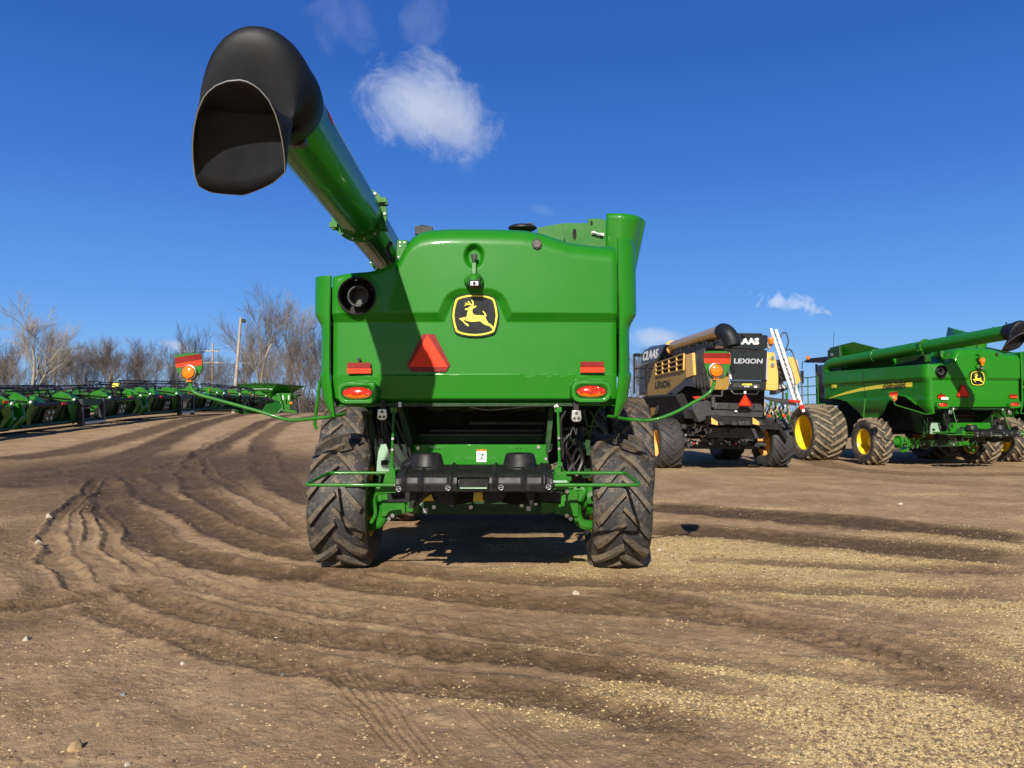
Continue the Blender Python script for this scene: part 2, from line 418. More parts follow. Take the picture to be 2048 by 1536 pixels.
def side_panel(root, s):
    """s=+1 right, -1 left; path along the side, z profile over height"""
    zt = [(-1.02, QZ(474)), (-.75, QZ(472)), (-.2, 3.42), (4.6, 3.40)] if s > 0 else [(-1.02, QZ(550)), (-.6, QZ(549)), (4.6, 3.10)]
    zb = [(-1.02, 1.66), (-.8, 1.60), (-.62, 1.74), (-.45, 1.86), (-.25, 2.0), (.05, 2.13), (.4, 2.17), (.75, 2.1), (1.0, 1.92), (1.2, 1.74), (1.6, 1.5), (2.0, 1.30), (2.2, 1.28), (2.45, 1.45), (2.8, 1.78), (3.2, 2.04), (3.8, 2.12), (4.7, 2.15)]
    path = [(0.0, -.93), (0.0, -.955), (.012, -.965), (.05, -.96), (.10, -.94), (.145, -.905), (.178, -.86), (.195, -.80), (.2, -.72), (.2, -.6), (.2, -.5)]+[(.2, y) for y in np.arange(-.4, 4.7, .1)]
    ztx = [1.2, 1.66, 1.80, 2.07, 2.075, 2.52, 2.57, 2.67, 2.72, 3.3, 3.5]; wx = [1.36, 1.46, 1.54, 1.585, 1.565, 1.565, 1.575, 1.635, 1.64, 1.635, 1.60]
    P = []; nz = 90
    for dx, y in path:
        t = lerp(y, *zip(*zt)); b = lerp(y, *zip(*zb)); row = []
        for j in range(nz+1):
            z = b+(t-b)*j/nz; inn = lerp(z, [1.6, 1.8, 2.1, 2.7, 3.4], [1.375, 1.40, 1.435, 1.438, 1.42])+(.0 if s > 0 else .005); x = inn+(max(lerp(z, ztx, wx), inn+.06)-inn)*dx/.2
            if y > .4 and z > 2.6: x -= .03*(1-abs(z-3.0))*sstep(.4, 2, y)
            if y > -.4: x -= .05*sstep(.3, 0, min(z-b, .3))*sstep(-.4, 0, y)*0
            row.append((s*x+(-.025), y+.03*0, z))
        P.append(row)
    mb = MB(); mb.grid(P if s > 0 else [r[::-1] for r in P])
    # rolled edge under the panel and seams between the doors
    o = mb.build('side_panel', M['green'], root, smooth=40); solid(o, .03, 1)
    e = MB(); pts = []
    for y in np.arange(-.42, 1.25, .06):
        b = lerp(y, *zip(*zb)); pts.append((s*(lerp(b, ztx, wx)+.02)-.025, y, b+.02))
    e.tube(pts, .035, 8); e.build('wheel_arch_trim', M['green'], o)
    sm = MB()
    for yy in (2.15,):
        pts = [(s*(lerp(z, ztx, wx)+.002)-.025-(s*.03*(1-abs(z-3.0)) if z > 2.6 else 0), yy, z) for z in np.linspace(lerp(yy, *zip(*zb))+.03, 3.06, 30)]
        sm.tube(pts, .010, 5)
    sm.build('panel_seam', M['void'], o)
    # yellow stripe
    top = [(-.25, 2.66), (.6, 2.66), (1.5, 2.63), (2.4, 2.56), (3.2, 2.46), (3.8, 2.36), (4.3, 2.25)]; bot = [(-.25, 2.52), (.6, 2.53), (1.5, 2.51), (2.4, 2.46), (3.2, 2.38), (3.8, 2.31), (4.3, 2.24)]
    top = [(a, b-.1) for a, b in top]; bot = [(a, b-.1) for a, b in bot]
    P = []
    for y in np.linspace(-.25, 4.3, 30):
        a, b = lerp(y, *zip(*bot)), lerp(y, *zip(*top))
        P.append([(s*(lerp(z, ztx, wx)+.006)-.025, y, z) for z in np.linspace(a, b, 4)])
    st = MB(); st.grid(P); st.build('yellow_stripe', M['logoyellow'], o)
    rot = (R(90), 0, R(90)) if s > 0 else (R(90), 0, R(-90))
    text('maker_name', 'JOHN DEERE', M['logoblack'], o, (s*1.60-.025, .55, 2.485), rot, .20, .002, 0, .004, .95)
    text('model_name', 'S780', M['logoyellow'], o, (s*1.60-.025, 3.9, 2.56), rot, .17, .002, 0, .003)
    return o
def E7(zx, zy, y):      # emblem tracing coordinates
    return Q(840+zx*.14976, 470+zy*.14976, y)
def emblem(root):
    out = [(735, 783), (830, 788), (920, 805), (985, 828), (1008, 850), (1025, 900), (1045, 985), (1055, 1075), (1045, 1165), (1025, 1245), (1005, 1300), (985, 1318), (920, 1340), (830, 1358), (735, 1363), (640, 1358), (550, 1342), (485, 1318), (462, 1298), (445, 1245), (425, 1165), (415, 1075), (425, 985), (445, 900), (462, 850), (485, 828), (550, 805), (640, 788)]
    cx, cy = 735, 1073
    def sc(k): return [(cx+(a-cx)*k, cy+(b-cy)*k) for a, b in out]
    y0 = -.962
    mb = MB(); mb.slab([E7(a, b, y0) for a, b in out], (0, .03, 0)); e = mb.build('emblem', M['logoblack'], root)
    A = [E7(a, b, y0-.004) for a, b in sc(.945)]; B = [E7(a, b, y0-.004) for a, b in sc(.865)]
    mb = MB(); n = len(A); mb.add(A+B, [(i, (i+1) % n, n+(i+1) % n, n+i) for i in range(n)])
    o = mb.build('emblem_border', M['logoyellow'], e); solid(o, .003)
    body = [(600, 990), (612, 980), (640, 976), (662, 960), (680, 945), (700, 948), (712, 962), (722, 948), (755, 944), (748, 962), (722, 976), (702, 985), (697, 1010), (700, 1040), (722, 1066), (765, 1071), (830, 1073), (858, 1080), (866, 1068), (850, 1038), (828, 1013), (858, 1024), (882, 1055), (887, 1080), (872, 1096), (886, 1132), (908, 1170), (946, 1192), (975, 1225), (1000, 1270), (980, 1282), (958, 1245), (930, 1215), (880, 1203), (838, 1180), (805, 1150), (760, 1153), (700, 1160), (650, 1152), (605, 1136), (578, 1130), (600, 1165), (642, 1190), (652, 1216), (636, 1218), (600, 1188), (562, 1145), (530, 1125), (528, 1110), (560, 1106), (615, 1096), (626, 1080), (632, 1040), (646, 1008), (625, 1002), (604, 999)]
    mb = MB(); mb.slab([E7(a, b, y0-.008) for a, b in body], (0, .006, 0))
    for pl, w in (([(698, 955), (710, 918), (703, 886), (684, 866)], 16), ([(708, 932), (665, 926), (622, 928), (588, 946)], 13), ([(655, 928), (625, 914), (597, 906)], 12), ([(678, 928), (655, 900), (636, 880)], 13)):
        L = []; Rr = []
        for i, (a, b) in enumerate(pl):
            c = pl[max(i-1, 0)]; d = pl[min(i+1, len(pl)-1)]; tx, ty = d[0]-c[0], d[1]-c[1]; l = math.hypot(tx, ty)
            k = w*(.55 if i < len(pl)-1 else .15); L.append((a-ty/l*k, b+tx/l*k)); Rr.append((a+ty/l*k, b-tx/l*k))
        A = [E7(a, b, y0-.0085) for a, b in L]; B = [E7(a, b, y0-.0085) for a, b in Rr]; k = len(A)
        mb.add(A+B, [(i, i+1, k+i+1, k+i) for i in range(k-1)])
    mb.build('emblem_deer', M['logoyellow'], e, smooth=0)
def disc(mb, c, r, t, n=24):
    mb.cyl(Vector(c), Vector(c)+Vector((0, -t, 0)), r, n)
def marker_arm(root, pts, plate, refl, lamp, y):
    mb = MB(); mb.tube(roundpath(pts, .10, 6), .017, 12); a = mb.build('marker_arm', M['green2'], root)
    mb = MB(); mb.slab([Q(px, py, y) for px, py in plate], (0, .012, 0)); p = mb.build('marker_plate', M['green2'], a, bevel=.003)
    for nm, pts_, mt in (('dark_reflector', refl[0], 'red'), ('bright_reflector', refl[1], 'orange')):
        mb = MB(); mb.slab([Q(px, py, y-.006) for px, py in pts_], (0, .006, 0)); mb.build(nm, M[mt], p)
    cx, cy = lamp; c = Q(cx, cy, y-.035); mb = MB()
    mb.lathe([(-.045, 0.0), (-.043, .03), (-.030, .058), (-.012, .067), (.03, .067), (.045, .05), (.05, 0)], 32, 'y', c)
    mb.box(c+Vector((0, .02, -.075)), (.05, .05, .03)); mb.build('amber_lamp', M['amber'], p)
    mb = MB(); mb.lathe([(-.02, .068), (-.018, .073), (.012, .073), (.014, .067)], 32, 'y', c)
    cc = c+Vector((0, .01, 0)); mb.tube([cc+Vector((.09*math.sin(t), 0, -.09*math.cos(t)+.0)) for t in np.linspace(-1.25, 1.25, 18)], .004, 6)
    mb.build('lamp_guard', M['steel'], p)
def tail_light(root, cx, cz, y=-1.012):
    mb = MB(); mb.lathe([(-.028, 0), (-.024, .5), (-.012, .85), (0, 1), (.02, 1)], 36, 'y'); mb.v = [(cx+x*.145, y+yy, cz+z*.058) for x, yy, z in mb.v]
    # upper red lens, lower amber strip
    t = mb.build('tail_light', M['redlens'], root)
    mb = MB(); mb.lathe([(-.030, 0), (-.027, .5), (-.015, .85), (-.003, 1)], 36, 'y')
    vs = [(cx+x*.143, y+yy, cz+z*.057) for x, yy, z in mb.v]; keep = [f for f in mb.f if all(vs[i][2] < cz-.014 for i in f)]
    mb.v = vs; mb.f = keep; mb.build('amber_lens', M['amber'], t)
    mb = MB(); mb.tube([(cx+.150*math.cos(a), y-.002, cz+.063*math.sin(a)) for a in np.linspace(0, 2*math.pi, 40)[:-1]], .006, 6, closed=True); mb.build('lens_gasket', M['dgreen'], t)
    return t
def work_light(root, px, py, y, s=1.0):
    c = Q(px, py, y); mb = MB()
    sh = [(-.05, -.035), (-.03, -.06), (.03, -.06), (.05, -.035), (.042, .05), (-.042, .05)]
    mb.slab([c+Vector((a*s, 0, b*s)) for a, b in sh], (0, .06, 0)); w = mb.build('work_light', M['steel'], root, bevel=.006)
    mb = MB()
    for a, b in ((0, .022), (-.02, -.028), (.02, -.028)): disc(mb, c+Vector((a*s, 0, b*s)), .015*s, .004)
    mb.build('lamp_lens', M['charcoal'], w)
    mb = MB(); mb.box(c+Vector((0, .05, .09)), (.05, .02, .09)); mb.build('lamp_bracket', M['black'], w)
def auger(root):
    a0 = Vector((-1.42, 4.1, 3.86)); e = Q(556, 196, -3.77); d = (e-a0).normalized(); r = .236
    mb = MB(); mb.tube([a0+(e-a0)*t for t in np.linspace(0, 1, 12)], r, 48); A = mb.build('unloading_auger', M['green'], root, smooth=45)
    # elbow down into the tank
    mb = MB(); mb.tube(smoothpath([a0-d*-.05, a0-d*.2+Vector((0, 0, -.05)), a0-d*.38+Vector((.02, 0, -.25)), a0-d*.42+Vector((.04, 0, -.8))], 5), .235, 24); mb.build('auger_elbow', M['green2'], A)
    for t in (.45, .485, .02, .26, .80) if False else (.535, .99): pass
    for t, rr in ((.30, .265), (.60, .29)):
        c = a0+(e-a0)*t; mb = MB()
        q = d.to_track_quat('X', 'Z').to_matrix()
        def ring(x0, x1, r0, r1):
            b = MB(); b.lathe([(x0, r0), (x0, r1), (x1, r1), (x1, r0)], 48, 'x'); return [tuple(q @ Vector(p)+c) for p in b.v], b.f
        mb.add(*ring(-.02, .0, .2, rr)); mb.add(*ring(.012, .03, .2, rr)); o = mb.build('flange', M['green2'], A)
        bb = MB()
        for k in range(14):
            an = 2*math.pi*k/14; p = q @ Vector((0, (rr-.02)*math.cos(an), (rr-.02)*math.sin(an)))+c
            bb.cyl(p-d*.04, p+d*.05, .012, 6)
        bb.build('flange_bolt', M['steel'], o)
        if t == .60:
            mb = MB()
            for an in (-.5, .5, 2.6, 3.6):
                for sd in (-1, 1):
                    p = q @ Vector((sd*.06, (rr-.005)*math.cos(an), (rr-.005)*math.sin(an)))+c; mb.box(p, (.05, .08, .05), q)
            mb.build('hinge_lug', M['green2'], o)
    # rubber spout : hermite sleeve from the tube end to the cut opening
    right = Vector((1, 0, 0)); right = (right-d*right.dot(d)).normalized(); up = right.cross(d); n = 56
    op = [(480, 160), (500, 165), (520, 180), (537, 200), (550, 226), (559, 255), (565, 285), (569, 315), (570, 345), (545, 366), (520, 378), (488, 390), (455, 388), (420, 384), (398, 372), (390, 355), (386, 320), (385, 290), (388, 255), (396, 220), (410, 190), (430, 172), (455, 162)]
    P = []
    for px, py in op:
        yy = -4.32+.52*((py-160)/230)
        P.append(Q(px, py, yy))
    # resample the opening to n points, from the top clockwise
    seg = [0]; m = len(P)
    for i in range(m): seg.append(seg[-1]+(P[(i+1) % m]-P[i]).length)
    def at(s):
        s = s % seg[-1]; i = max(k for k in range(m) if seg[k] <= s); return P[i].lerp(P[(i+1) % m], (s-seg[i])/(seg[i+1]-seg[i]))
    opn = [at(seg[-1]*k/n) for k in range(n)]
    cen = sum(opn, Vector())/n
    rings = []; st = 30
    def circ(c, nrm, rad, sx=1.0):
        nrm = nrm.normalized(); rt = (right-nrm*right.dot(nrm)).normalized(); uu = rt.cross(nrm)
        return [c+(uu*math.cos(2*math.pi*k/n)+rt*math.sin(2*math.pi*k/n)*sx)*rad for k in range(n)]
    keys = [circ(e-d*.12, d, .256), circ(e+d*.04, d, .262), circ(Q(512, 170, -4.0), d+Vector((0, 0, -.75)), .280), opn]
    ext = [[a*2-b for a, b in zip(keys[0], keys[1])]]+keys+[[a*2-b for a, b in zip(keys[-1], keys[-2])]]
    for q in range(1, len(ext)-2):
        for i in range(10):
            t = i/10; A0, A1, A2, A3 = ext[q-1:q+3]
            rings.append([.5*((2*b)+(c-a)*t+(2*a-5*b+4*c-g)*t*t+(3*b-a-3*c+g)*t**3) for a, b, c, g in zip(A0, A1, A2, A3)])
    rings.append(opn); st = len(rings)-1
    mb = MB(); vs = [p for r_ in rings for p in r_]; fs = [(i*n+k, i*n+(k+1) % n, (i+1)*n+(k+1) % n, (i+1)*n+k) for i in range(st) for k in range(n)]
    mb.add(vs, fs); sp = mb.build('spout', M['rubberblack'], A, smooth=60); solid(sp, .012, 0)
    mb = MB(); mb.tube(opn, .004, 6, closed=True); mb.build('cut_rim', M['gal'], sp)
    # wiring loom, clamp and lamp beside the spout
    mb = MB()
    for k in range(3):
        o = k*.012
        mb.tube(smoothpath([Q(592+k*2, 118, -3.55)+Vector((o, 0, 0)), Q(612+k*2, 148, -3.5), Q(622+k, 180, -3.4), Q(622, 215, -3.35), Q(617, 255, -3.3), Q(622, 290, -3.25)], 5), .008, 6)
    mb.tube(smoothpath([Q(604, 150, -3.5), Q(618, 195, -3.45), Q(608, 240, -3.42), Q(600, 262, -3.45)], 5), .006, 6)
    mb.build('wiring_loom', M['black'], A)
    mb = MB(); mb.bar(Q(604, 186, -3.2), Q(628, 194, -3.1), .05, .02); mb.build('loom_clamp', M['green2'], A)
    mb = MB(); c = [(578, 262), (590, 256), (608, 258), (611, 285), (600, 292), (576, 288)]; mb.slab([Q(a, b, -3.62) for a, b in c], (0, .07, 0)); w = mb.build('spout_lamp', M['charcoal'], A, bevel=.006)
    mb = MB(); [disc(mb, Q(a, b, -3.625), .014, .004) for a, b in ((592, 264), (586, 281), (601, 281))]; mb.build('lamp_lens', M['black'], w)
    mb = MB(); mb.slab([Q(a, b, -3.3) for a, b in ((604, 300), (619, 292), (621, 303), (609, 312))], (0, .03, 0)); mb.build('sensor', M['steel'], A)
    # reddish warning decals wrapped on the tube's near side
    mb = MB(); q = d.to_track_quat('X', 'Z').to_matrix()
    for t0, t1, a0_, a1_ in ((.925, .945, -1.2, -.6),):
        P2 = []
        for t in (t0, t1):
            c = a0+(e-a0)*t; P2.append([c+(up*math.cos(a)+right*math.sin(a))*(r+.003) for a in np.linspace(1.7, 2.5, 8)])
        mb.grid(P2)
    mb.build('warning_decal', M['orange'], A)
    # cradle on the hood deck that carries the tube
    mb = MB(); mb.slab([Q(794, 480, -.55), Q(816, 480, -.55), Q(806, 520, -.55), Q(792, 520, -.55)], (0, .3, 0)); cr = mb.build('auger_cradle', M['green2'], root, bevel=.006)
    mb = MB(); mb.tube(smoothpath([Q(782, 484, -.55), Q(775, 500, -.56), Q(784, 520, -.56), Q(794, 524, -.5)], 5), .022, 8); mb.build('cradle_rubber', M['black'], cr)
    mb = MB(); [disc(mb, Q(a, b, -.555), .008, .006, 8) for a, b in ((800, 485), (809, 485), (800, 492), (797, 514))]; mb.build('cradle_bolt', M['steel'], cr)
    return A
def tank_and_cab(root):
    # grain tank extension: flared walls above the body
    y0, y1 = 1.5, 4.5; mb = MB()
    zb, zt = 3.0, 3.98
    xl0, xl1, xr0, xr1 = -1.0, -1.12, 1.45, 1.78
    corner = lambda z: (z-zb)/(zt-zb)
    mb.slab([(xl0, y0, zb), (xr0, y0, zb), (1.30, y0-.05, zt-.06), (.75, y0-.05, zt-.06), (.42, y0, zt-.22), (-.3, y0, zt-.35), (xl1, y0, zt-.35)], (0, .02, 0))
    mb.slab([(xl0, y1, zb), (xr0, y1, zb), (xr1, y1, zt), (xl1-.3, y1, zt)], (0, .02, 0))
    mb.slab([(xl0, y0, zb), (xl0, y1, zb), (xl1-.3, y1, zt), (xl1-.2, 3.2, zt+.1), (xl1, y0, zt-.35)], (.02, 0, 0))
    mb.slab([(xr0+.0, y0+.1, zb), (xr0, y1, zb), (xr1, y1, zt), (xr1, y0, zt)], (-.02, 0, 0))
    T = mb.build('grain_tank', M['green'], root, bevel=.004)
    # rounded flared corner at the right rear
    P = []
    a = [Q(1213, 427, .85), Q(1245, 427, .8), Q(1270, 431, .85), Q(1284, 437, 1.0), Q(1290, 445, 1.3), Q(1290, 445, 3.4)]
    b = [Q(1210, 560, .95), Q(1235, 560, .9), Q(1250, 560, .95), Q(1262, 560, 1.1), Q(1266, 560, 1.4), Q(1266, 560, 3.4)]
    a = smoothpath(a, 5); b = smoothpath(b, 5)
    for t in np.linspace(0, 1, 14): P.append([q.lerp(p, t) for p, q in zip(a, b)])
    mb = MB(); mb.grid(P); o = mb.build('flared_corner', M['green'], T, smooth=60); solid(o, .02, 0)
    mb = MB(); mb.slab([Q(x, y, .95) for x, y in ((1128, 446), (1175, 446), (1177, 437), (1200, 437), (1212, 440), (1212, 520), (1128, 520))], (0, .02, 0)); w = mb.build('tank_panel', M['green2'], T, bevel=.003)
    mb = MB(); mb.slab([Q(x, y, .93) for x, y in ((1196, 466), (1208, 466), (1208, 472), (1196, 472))], (0, .02, 0)); mb.box(Q(1187, 466, .93), (.05, .03, .04)); mb.bar(Q(1184, 464, .9), Q(1206, 470, .9), .03, .012); mb.build('latch', M['steel'], T)
    mb = MB()
    for cx, cy, w_, h_ in ((1149, 468, .05, .14), (1183, 446, .03, .06)):
        c = Q(cx, cy, .944); mb.slab([c+Vector((w_*.5*math.cos(t), 0, h_*.5*math.sin(t))) for t in np.linspace(0, 2*math.pi, 14)[:-1]], (0, -.004, 0))
    mb.build('panel_slot', M['void'], T)
    mb = MB(); mb.slab([Q(1075, 455, .6), Q(1128, 446, .6), Q(1128, 490, .6), Q(1075, 490, .6)], (0, .4, 0)); mb.build('side_wall', M['green2'], T)
    # body core and roof deck
    mb = MB(); mb.bb(-1.38, 1.38, -.72, 4.5, 2.0, 2.98); mb.bb(-1.05, 1.15, .3, 3.0, 1.1, 2.0); mb.bb(-1.1, 1.1, 3.0, 4.4, .9, 2.0); mb.build('body_core', M['void'], root)
    mb = MB(); mb.bb(-.9, 1.3, .2, 1.6, 2.95, 3.45); mb.build('engine_deck', M['dgreen'], root, bevel=.03)
    mb = MB(); mb.tube(smoothpath([Q(834, 463, .2), Q(838, 455, .2), Q(846, 453, .2), Q(862, 456, .2)], 4), .018, 8); mb.box(Q(848, 462, .2), (.2, .1, .09)); mb.build('deck_hose', M['black'], root)
    mb = MB(); mb.sphere(Q(1045, 456, .2), .13, 14, (1.3, 1, .35)); mb.box(Q(1060, 452, .2), (.08, .08, .05)); mb.build('deck_cover', M['black'], root)
    # service boards on the tank seen from the side
    mb = MB(); mb.slab([(-1.45, 3.75, 3.05), (-1.45, 4.6, 3.05), (-1.45, 4.6, 3.9), (-1.45, 3.85, 4.02)], (.12, 0, 0)); mb.build('tank_shoulder', M['dgreen'], root, bevel=.02)
    mb = MB(); mb.box((-1.46, 4.3, 3.72), (.03, .12, .1)); mb.build('shoulder_lamp', M['steel'], root)
    # cab
    mb = MB(); mb.bb(-.95, .95, 4.6, 6.3, 1.9, 2.15); mb.bb(-1.0, 1.0, 4.55, 4.7, 2.0, 3.5)
    for x in (-.95, .95): mb.bar((x, 6.2, 2.1), (x*.96, 6.3, 3.5), .08, .08)
    C = mb.build('cab', M['dgreen'], root, bevel=.01)
    mb = MB(); mb.slab([(-.97, 4.7, 2.15), (-.97, 6.2, 2.15), (-.94, 6.25, 3.45), (-.94, 4.7, 3.45)], (.02, 0, 0)); mb.slab([(.97, 4.7, 2.15), (.97, 6.2, 2.15), (.94, 6.25, 3.45), (.94, 4.7, 3.45)], (-.02, 0, 0)); mb.bb(-.93, .93, 6.22, 6.25, 2.15, 3.45); mb.build('window', M['glass'], C)
    mb = MB(); mb.slab([(-1.15, 4.5, 3.5), (-1.15, 6.7, 3.58), (-1.1, 6.9, 3.66), (-1.1, 6.6, 3.74), (-1.1, 4.5, 3.72)], (2.25, 0, 0)); mb.build('cab_roof', M['black'], C, bevel=.03)
    mb = MB(); mb.lathe([(0, .06), (.03, .07), (.13, .06), (.16, 0)], 16, 'z', (-1.25, 6.3, 3.68)); mb.build('beacon', M['amber'], C)
    mb = MB(); mb.tube([(-1.1, 6.4, 3.6), (-1.42, 6.4, 3.6), (-1.45, 6.4, 3.3)], .02, 6); mb.box((-1.45, 6.4, 3.0), (.10, .07, .5)); mb.build('mirror', M['black'], C, bevel=.02)
    mb = MB(); mb.tube([(-1.0, 5.0, 3.7), (-1.0, 4.9, 4.6)], .008, 5); mb.build('antenna', M['black'], C)
    # landing and ladder rails on the left
    mb = MB(); mb.bb(-1.75, -1.0, 4.7, 6.2, 1.9, 1.97)
    for y in (4.8, 5.5, 6.2): mb.tube([(-1.72, y, 1.95), (-1.72, y, 2.95)], .02, 6)
    for z in (2.3, 2.62, 2.95): mb.tube([(-1.72, 4.8, z), (-1.72, 6.2, z)], .018, 6)
    mb.tube(roundpath([(-1.72, 6.2, 1.2), (-1.95, 6.3, 3.0), (-1.95, 6.6, 3.1), (-1.95, 6.6, 1.2)], .12), .02, 6)
    mb.bb(-1.7, -1.1, 4.8, 5.6, 1.5, 1.9); mb.build('platform_rail', M['green2'], root)
    # feeder house and front beam, out of sight behind but there
    mb = MB(); mb.slab([(-.7, 5.2, 1.0), (-.7, 7.4, .5), (-.7, 7.6, 1.2), (-.7, 5.2, 1.9)], (1.4, 0, 0)); mb.build('feeder_house', M['green2'], root, bevel=.02)
def underside(root):
    # chopper bay
    mb = MB(); yb = .25
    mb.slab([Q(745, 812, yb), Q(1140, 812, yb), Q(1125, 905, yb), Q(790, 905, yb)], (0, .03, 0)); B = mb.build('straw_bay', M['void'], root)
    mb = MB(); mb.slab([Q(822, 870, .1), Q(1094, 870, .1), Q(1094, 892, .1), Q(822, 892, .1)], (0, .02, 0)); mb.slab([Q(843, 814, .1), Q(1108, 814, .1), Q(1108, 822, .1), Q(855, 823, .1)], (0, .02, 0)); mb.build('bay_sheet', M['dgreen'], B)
    mb = MB(); mb.cyl(Q(940, 846, -.1), Q(1090, 846, -.1), .022, 10); mb.cyl(Q(860, 862, .1), Q(1090, 862, .1), .03, 10); mb.build('cross_shaft', M['charcoal'], B)
    # slanted side walls
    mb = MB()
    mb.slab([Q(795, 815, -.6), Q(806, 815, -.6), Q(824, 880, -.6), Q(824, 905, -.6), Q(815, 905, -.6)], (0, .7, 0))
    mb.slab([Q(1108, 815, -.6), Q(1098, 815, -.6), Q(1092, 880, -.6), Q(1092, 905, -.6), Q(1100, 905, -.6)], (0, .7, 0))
    mb.build('bay_wall', M['dgreen'], root, bevel=.004)  # wall colour darkened to stand in for the hood's shade
    mb = MB(); mb.slab([Q(*p, -.55) for p in ((826, 889), (1095, 889), (1098, 945), (820, 945))], (0, .04, 0)); P = mb.build('chopper_panel', M['green'], root, bevel=.004)
    mb = MB(); [disc(mb, Q(a, b, -.555), .018, .01, 8) for a, b in ((836, 896), (1077, 894), (1092, 918))]; mb.build('panel_bolt', M['steel'], P)
    mb = MB(); [disc(mb, Q(a, b, -.552), .007, .002, 8) for a, b in ((873, 898), (879, 898), (1034, 897), (1042, 897))]; mb.build('panel_hole', M['void'], P)
    mb = MB(); mb.slab([Q(*p, -.556) for p in ((953, 899), (973, 899), (973, 924), (953, 924))], (0, .004, 0)); D = mb.build('warning_decal', M['white'], P)
    mb = MB(); mb.slab([Q(*p, -.559) for p in ((953, 899), (973, 899), (973, 902), (953, 902))], (0, .002, 0))
    mb.build('decal_header', M['amber'], D)
    mb = MB()
    for a, b in (((959, 906), (964, 911)), ((964, 911), (963, 916)), ((963, 916), (959, 920)), ((964, 911), (969, 907)), ((963, 915), (968, 919)), ((964, 905), (965, 909))): mb.bar(Q(*a, -.5595), Q(*b, -.5595), .007, .002, (0, 1, 0))
    mb.build('decal_figure', M['logoblack'], D)
    # pale sheet and dark frame at the left, frame at right
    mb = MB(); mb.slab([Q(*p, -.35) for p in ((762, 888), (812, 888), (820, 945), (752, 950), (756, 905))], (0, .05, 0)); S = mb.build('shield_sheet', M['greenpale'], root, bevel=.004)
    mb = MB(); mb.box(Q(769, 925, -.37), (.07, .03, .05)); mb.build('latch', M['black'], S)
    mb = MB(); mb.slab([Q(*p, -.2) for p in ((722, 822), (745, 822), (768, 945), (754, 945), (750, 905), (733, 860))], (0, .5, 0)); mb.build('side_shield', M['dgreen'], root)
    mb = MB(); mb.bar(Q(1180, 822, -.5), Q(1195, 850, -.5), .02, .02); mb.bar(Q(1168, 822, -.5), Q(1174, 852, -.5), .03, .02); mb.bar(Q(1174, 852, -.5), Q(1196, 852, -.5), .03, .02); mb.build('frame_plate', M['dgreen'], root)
    # lift links on both sides
    for a, b in (((788, 823), (783, 932)), ((1116, 822), (1119, 930))):
        mb = MB(); mb.tube([Q(*a, -.95), Q(*b, -1.15)], .013, 8); mb.box(Q(a[0], a[1]-3, -.93), (.07, .04, .05)); mb.box(Q(b[0], b[1]-2, -1.15), (.05, .05, .04)); mb.build('lift_link', M['green2'], root)
        mb = MB(); [disc(mb, Q(a[0]+(b[0]-a[0])*t, a[1]+(b[1]-a[1])*t, -1.1), .014, .01, 8) for t in (.5, .7, .98)]; mb.build('link_bolt', M['steel'], root)
    mb = MB()
    for k, pl in enumerate(([(765, 838), (766, 858), (774, 885), (785, 912), (800, 932)], [(770, 838), (772, 860), (782, 890), (792, 915), (806, 934)], [(776, 842), (792, 868), (802, 895), (818, 920)], [(792, 838), (800, 862), (815, 890), (822, 915)])):
        mb.tube(smoothpath([Q(a, b, -.75) for a, b in pl], 5), .015, 8)
    mb.tube(smoothpath([Q(a, b, -.95) for a, b in ((1132, 822), (1122, 840), (1122, 870), (1126, 905), (1120, 922), (1106, 930))], 6), .013, 8)
    mb.tube(smoothpath([Q(a, b, -.6) for a, b in ((1104, 888), (1102, 900), (1096, 905), (1096, 915))], 6), .01, 8)
    mb.tube(smoothpath([Q(a, b, -.85) for a, b in ((940, 815), (975, 820), (1010, 818), (1050, 814), (1100, 812))], 6), .007, 6)
    rh = random.Random(8)
    for i in range(9):
        x0 = 1125+rh.uniform(-4, 45); y0 = 842+rh.uniform(0, 30)
        mb.tube(smoothpath([Q(x0, y0, -.45), Q(x0+rh.uniform(-10, 10), y0+30, -.5), Q(x0+rh.uniform(-16, 12), y0+60, -.45), Q(x0+rh.uniform(-22, 5), y0+95, -.5)], 5), rh.choice([.009, .014, .02]), 6)
    for i in range(5):
        x0 = 735+i*9; mb.tube(smoothpath([Q(x0, 830, -.3), Q(x0+rh.uniform(-4, 12), 870, -.35), Q(x0+rh.uniform(4, 16), 920, -.3)], 5), .014, 6)
    for i in range(4): mb.tube(smoothpath([Q(840+i*50, 816+i % 2*5, .0), Q(880+i*52, 824, -.05), Q(930+i*50, 818, .0)], 4), .008, 5)
    mb.build('hydraulic_hose', M['black'], root)
    mb = MB()
    for i in range(14): mb.box(Q(rh.uniform(1130, 1180), rh.uniform(850, 960), -.3), (rh.uniform(.03, .12), .05, rh.uniform(.03, .10)))
    for i in range(10): mb.box(Q(rh.uniform(735, 770), rh.uniform(850, 960), -.1), (rh.uniform(.03, .1), .05, rh.uniform(.03, .10)))
    mb.build('valve_block', M['dgreen'], root)
    mb = MB(); mb.slab([Q(*p, .05) for p in ((830, 872), (1092, 872), (1092, 868), (830, 868))], (0, .02, 0)); mb.build('curtain_rail', M['charcoal'], B)
    for i in range(12):
        mb = MB(); mb.box(Q(838+i*22, 880, .04), (.02, .02, .03)); mb.build('rail_bolt', M['dgreen'], B)
    work_light(root, 764, 828, -1.0); work_light(root, 1153, 831, -1.0, 1.05)
    # under-hood lip
    mb = MB(); mb.slab([Q(*p, -.86) for p in ((745, 806), (1150, 806), (1150, 812), (745, 813))], (0, .05, 0)); mb.build('hood_lip', M['dgreen'], root)
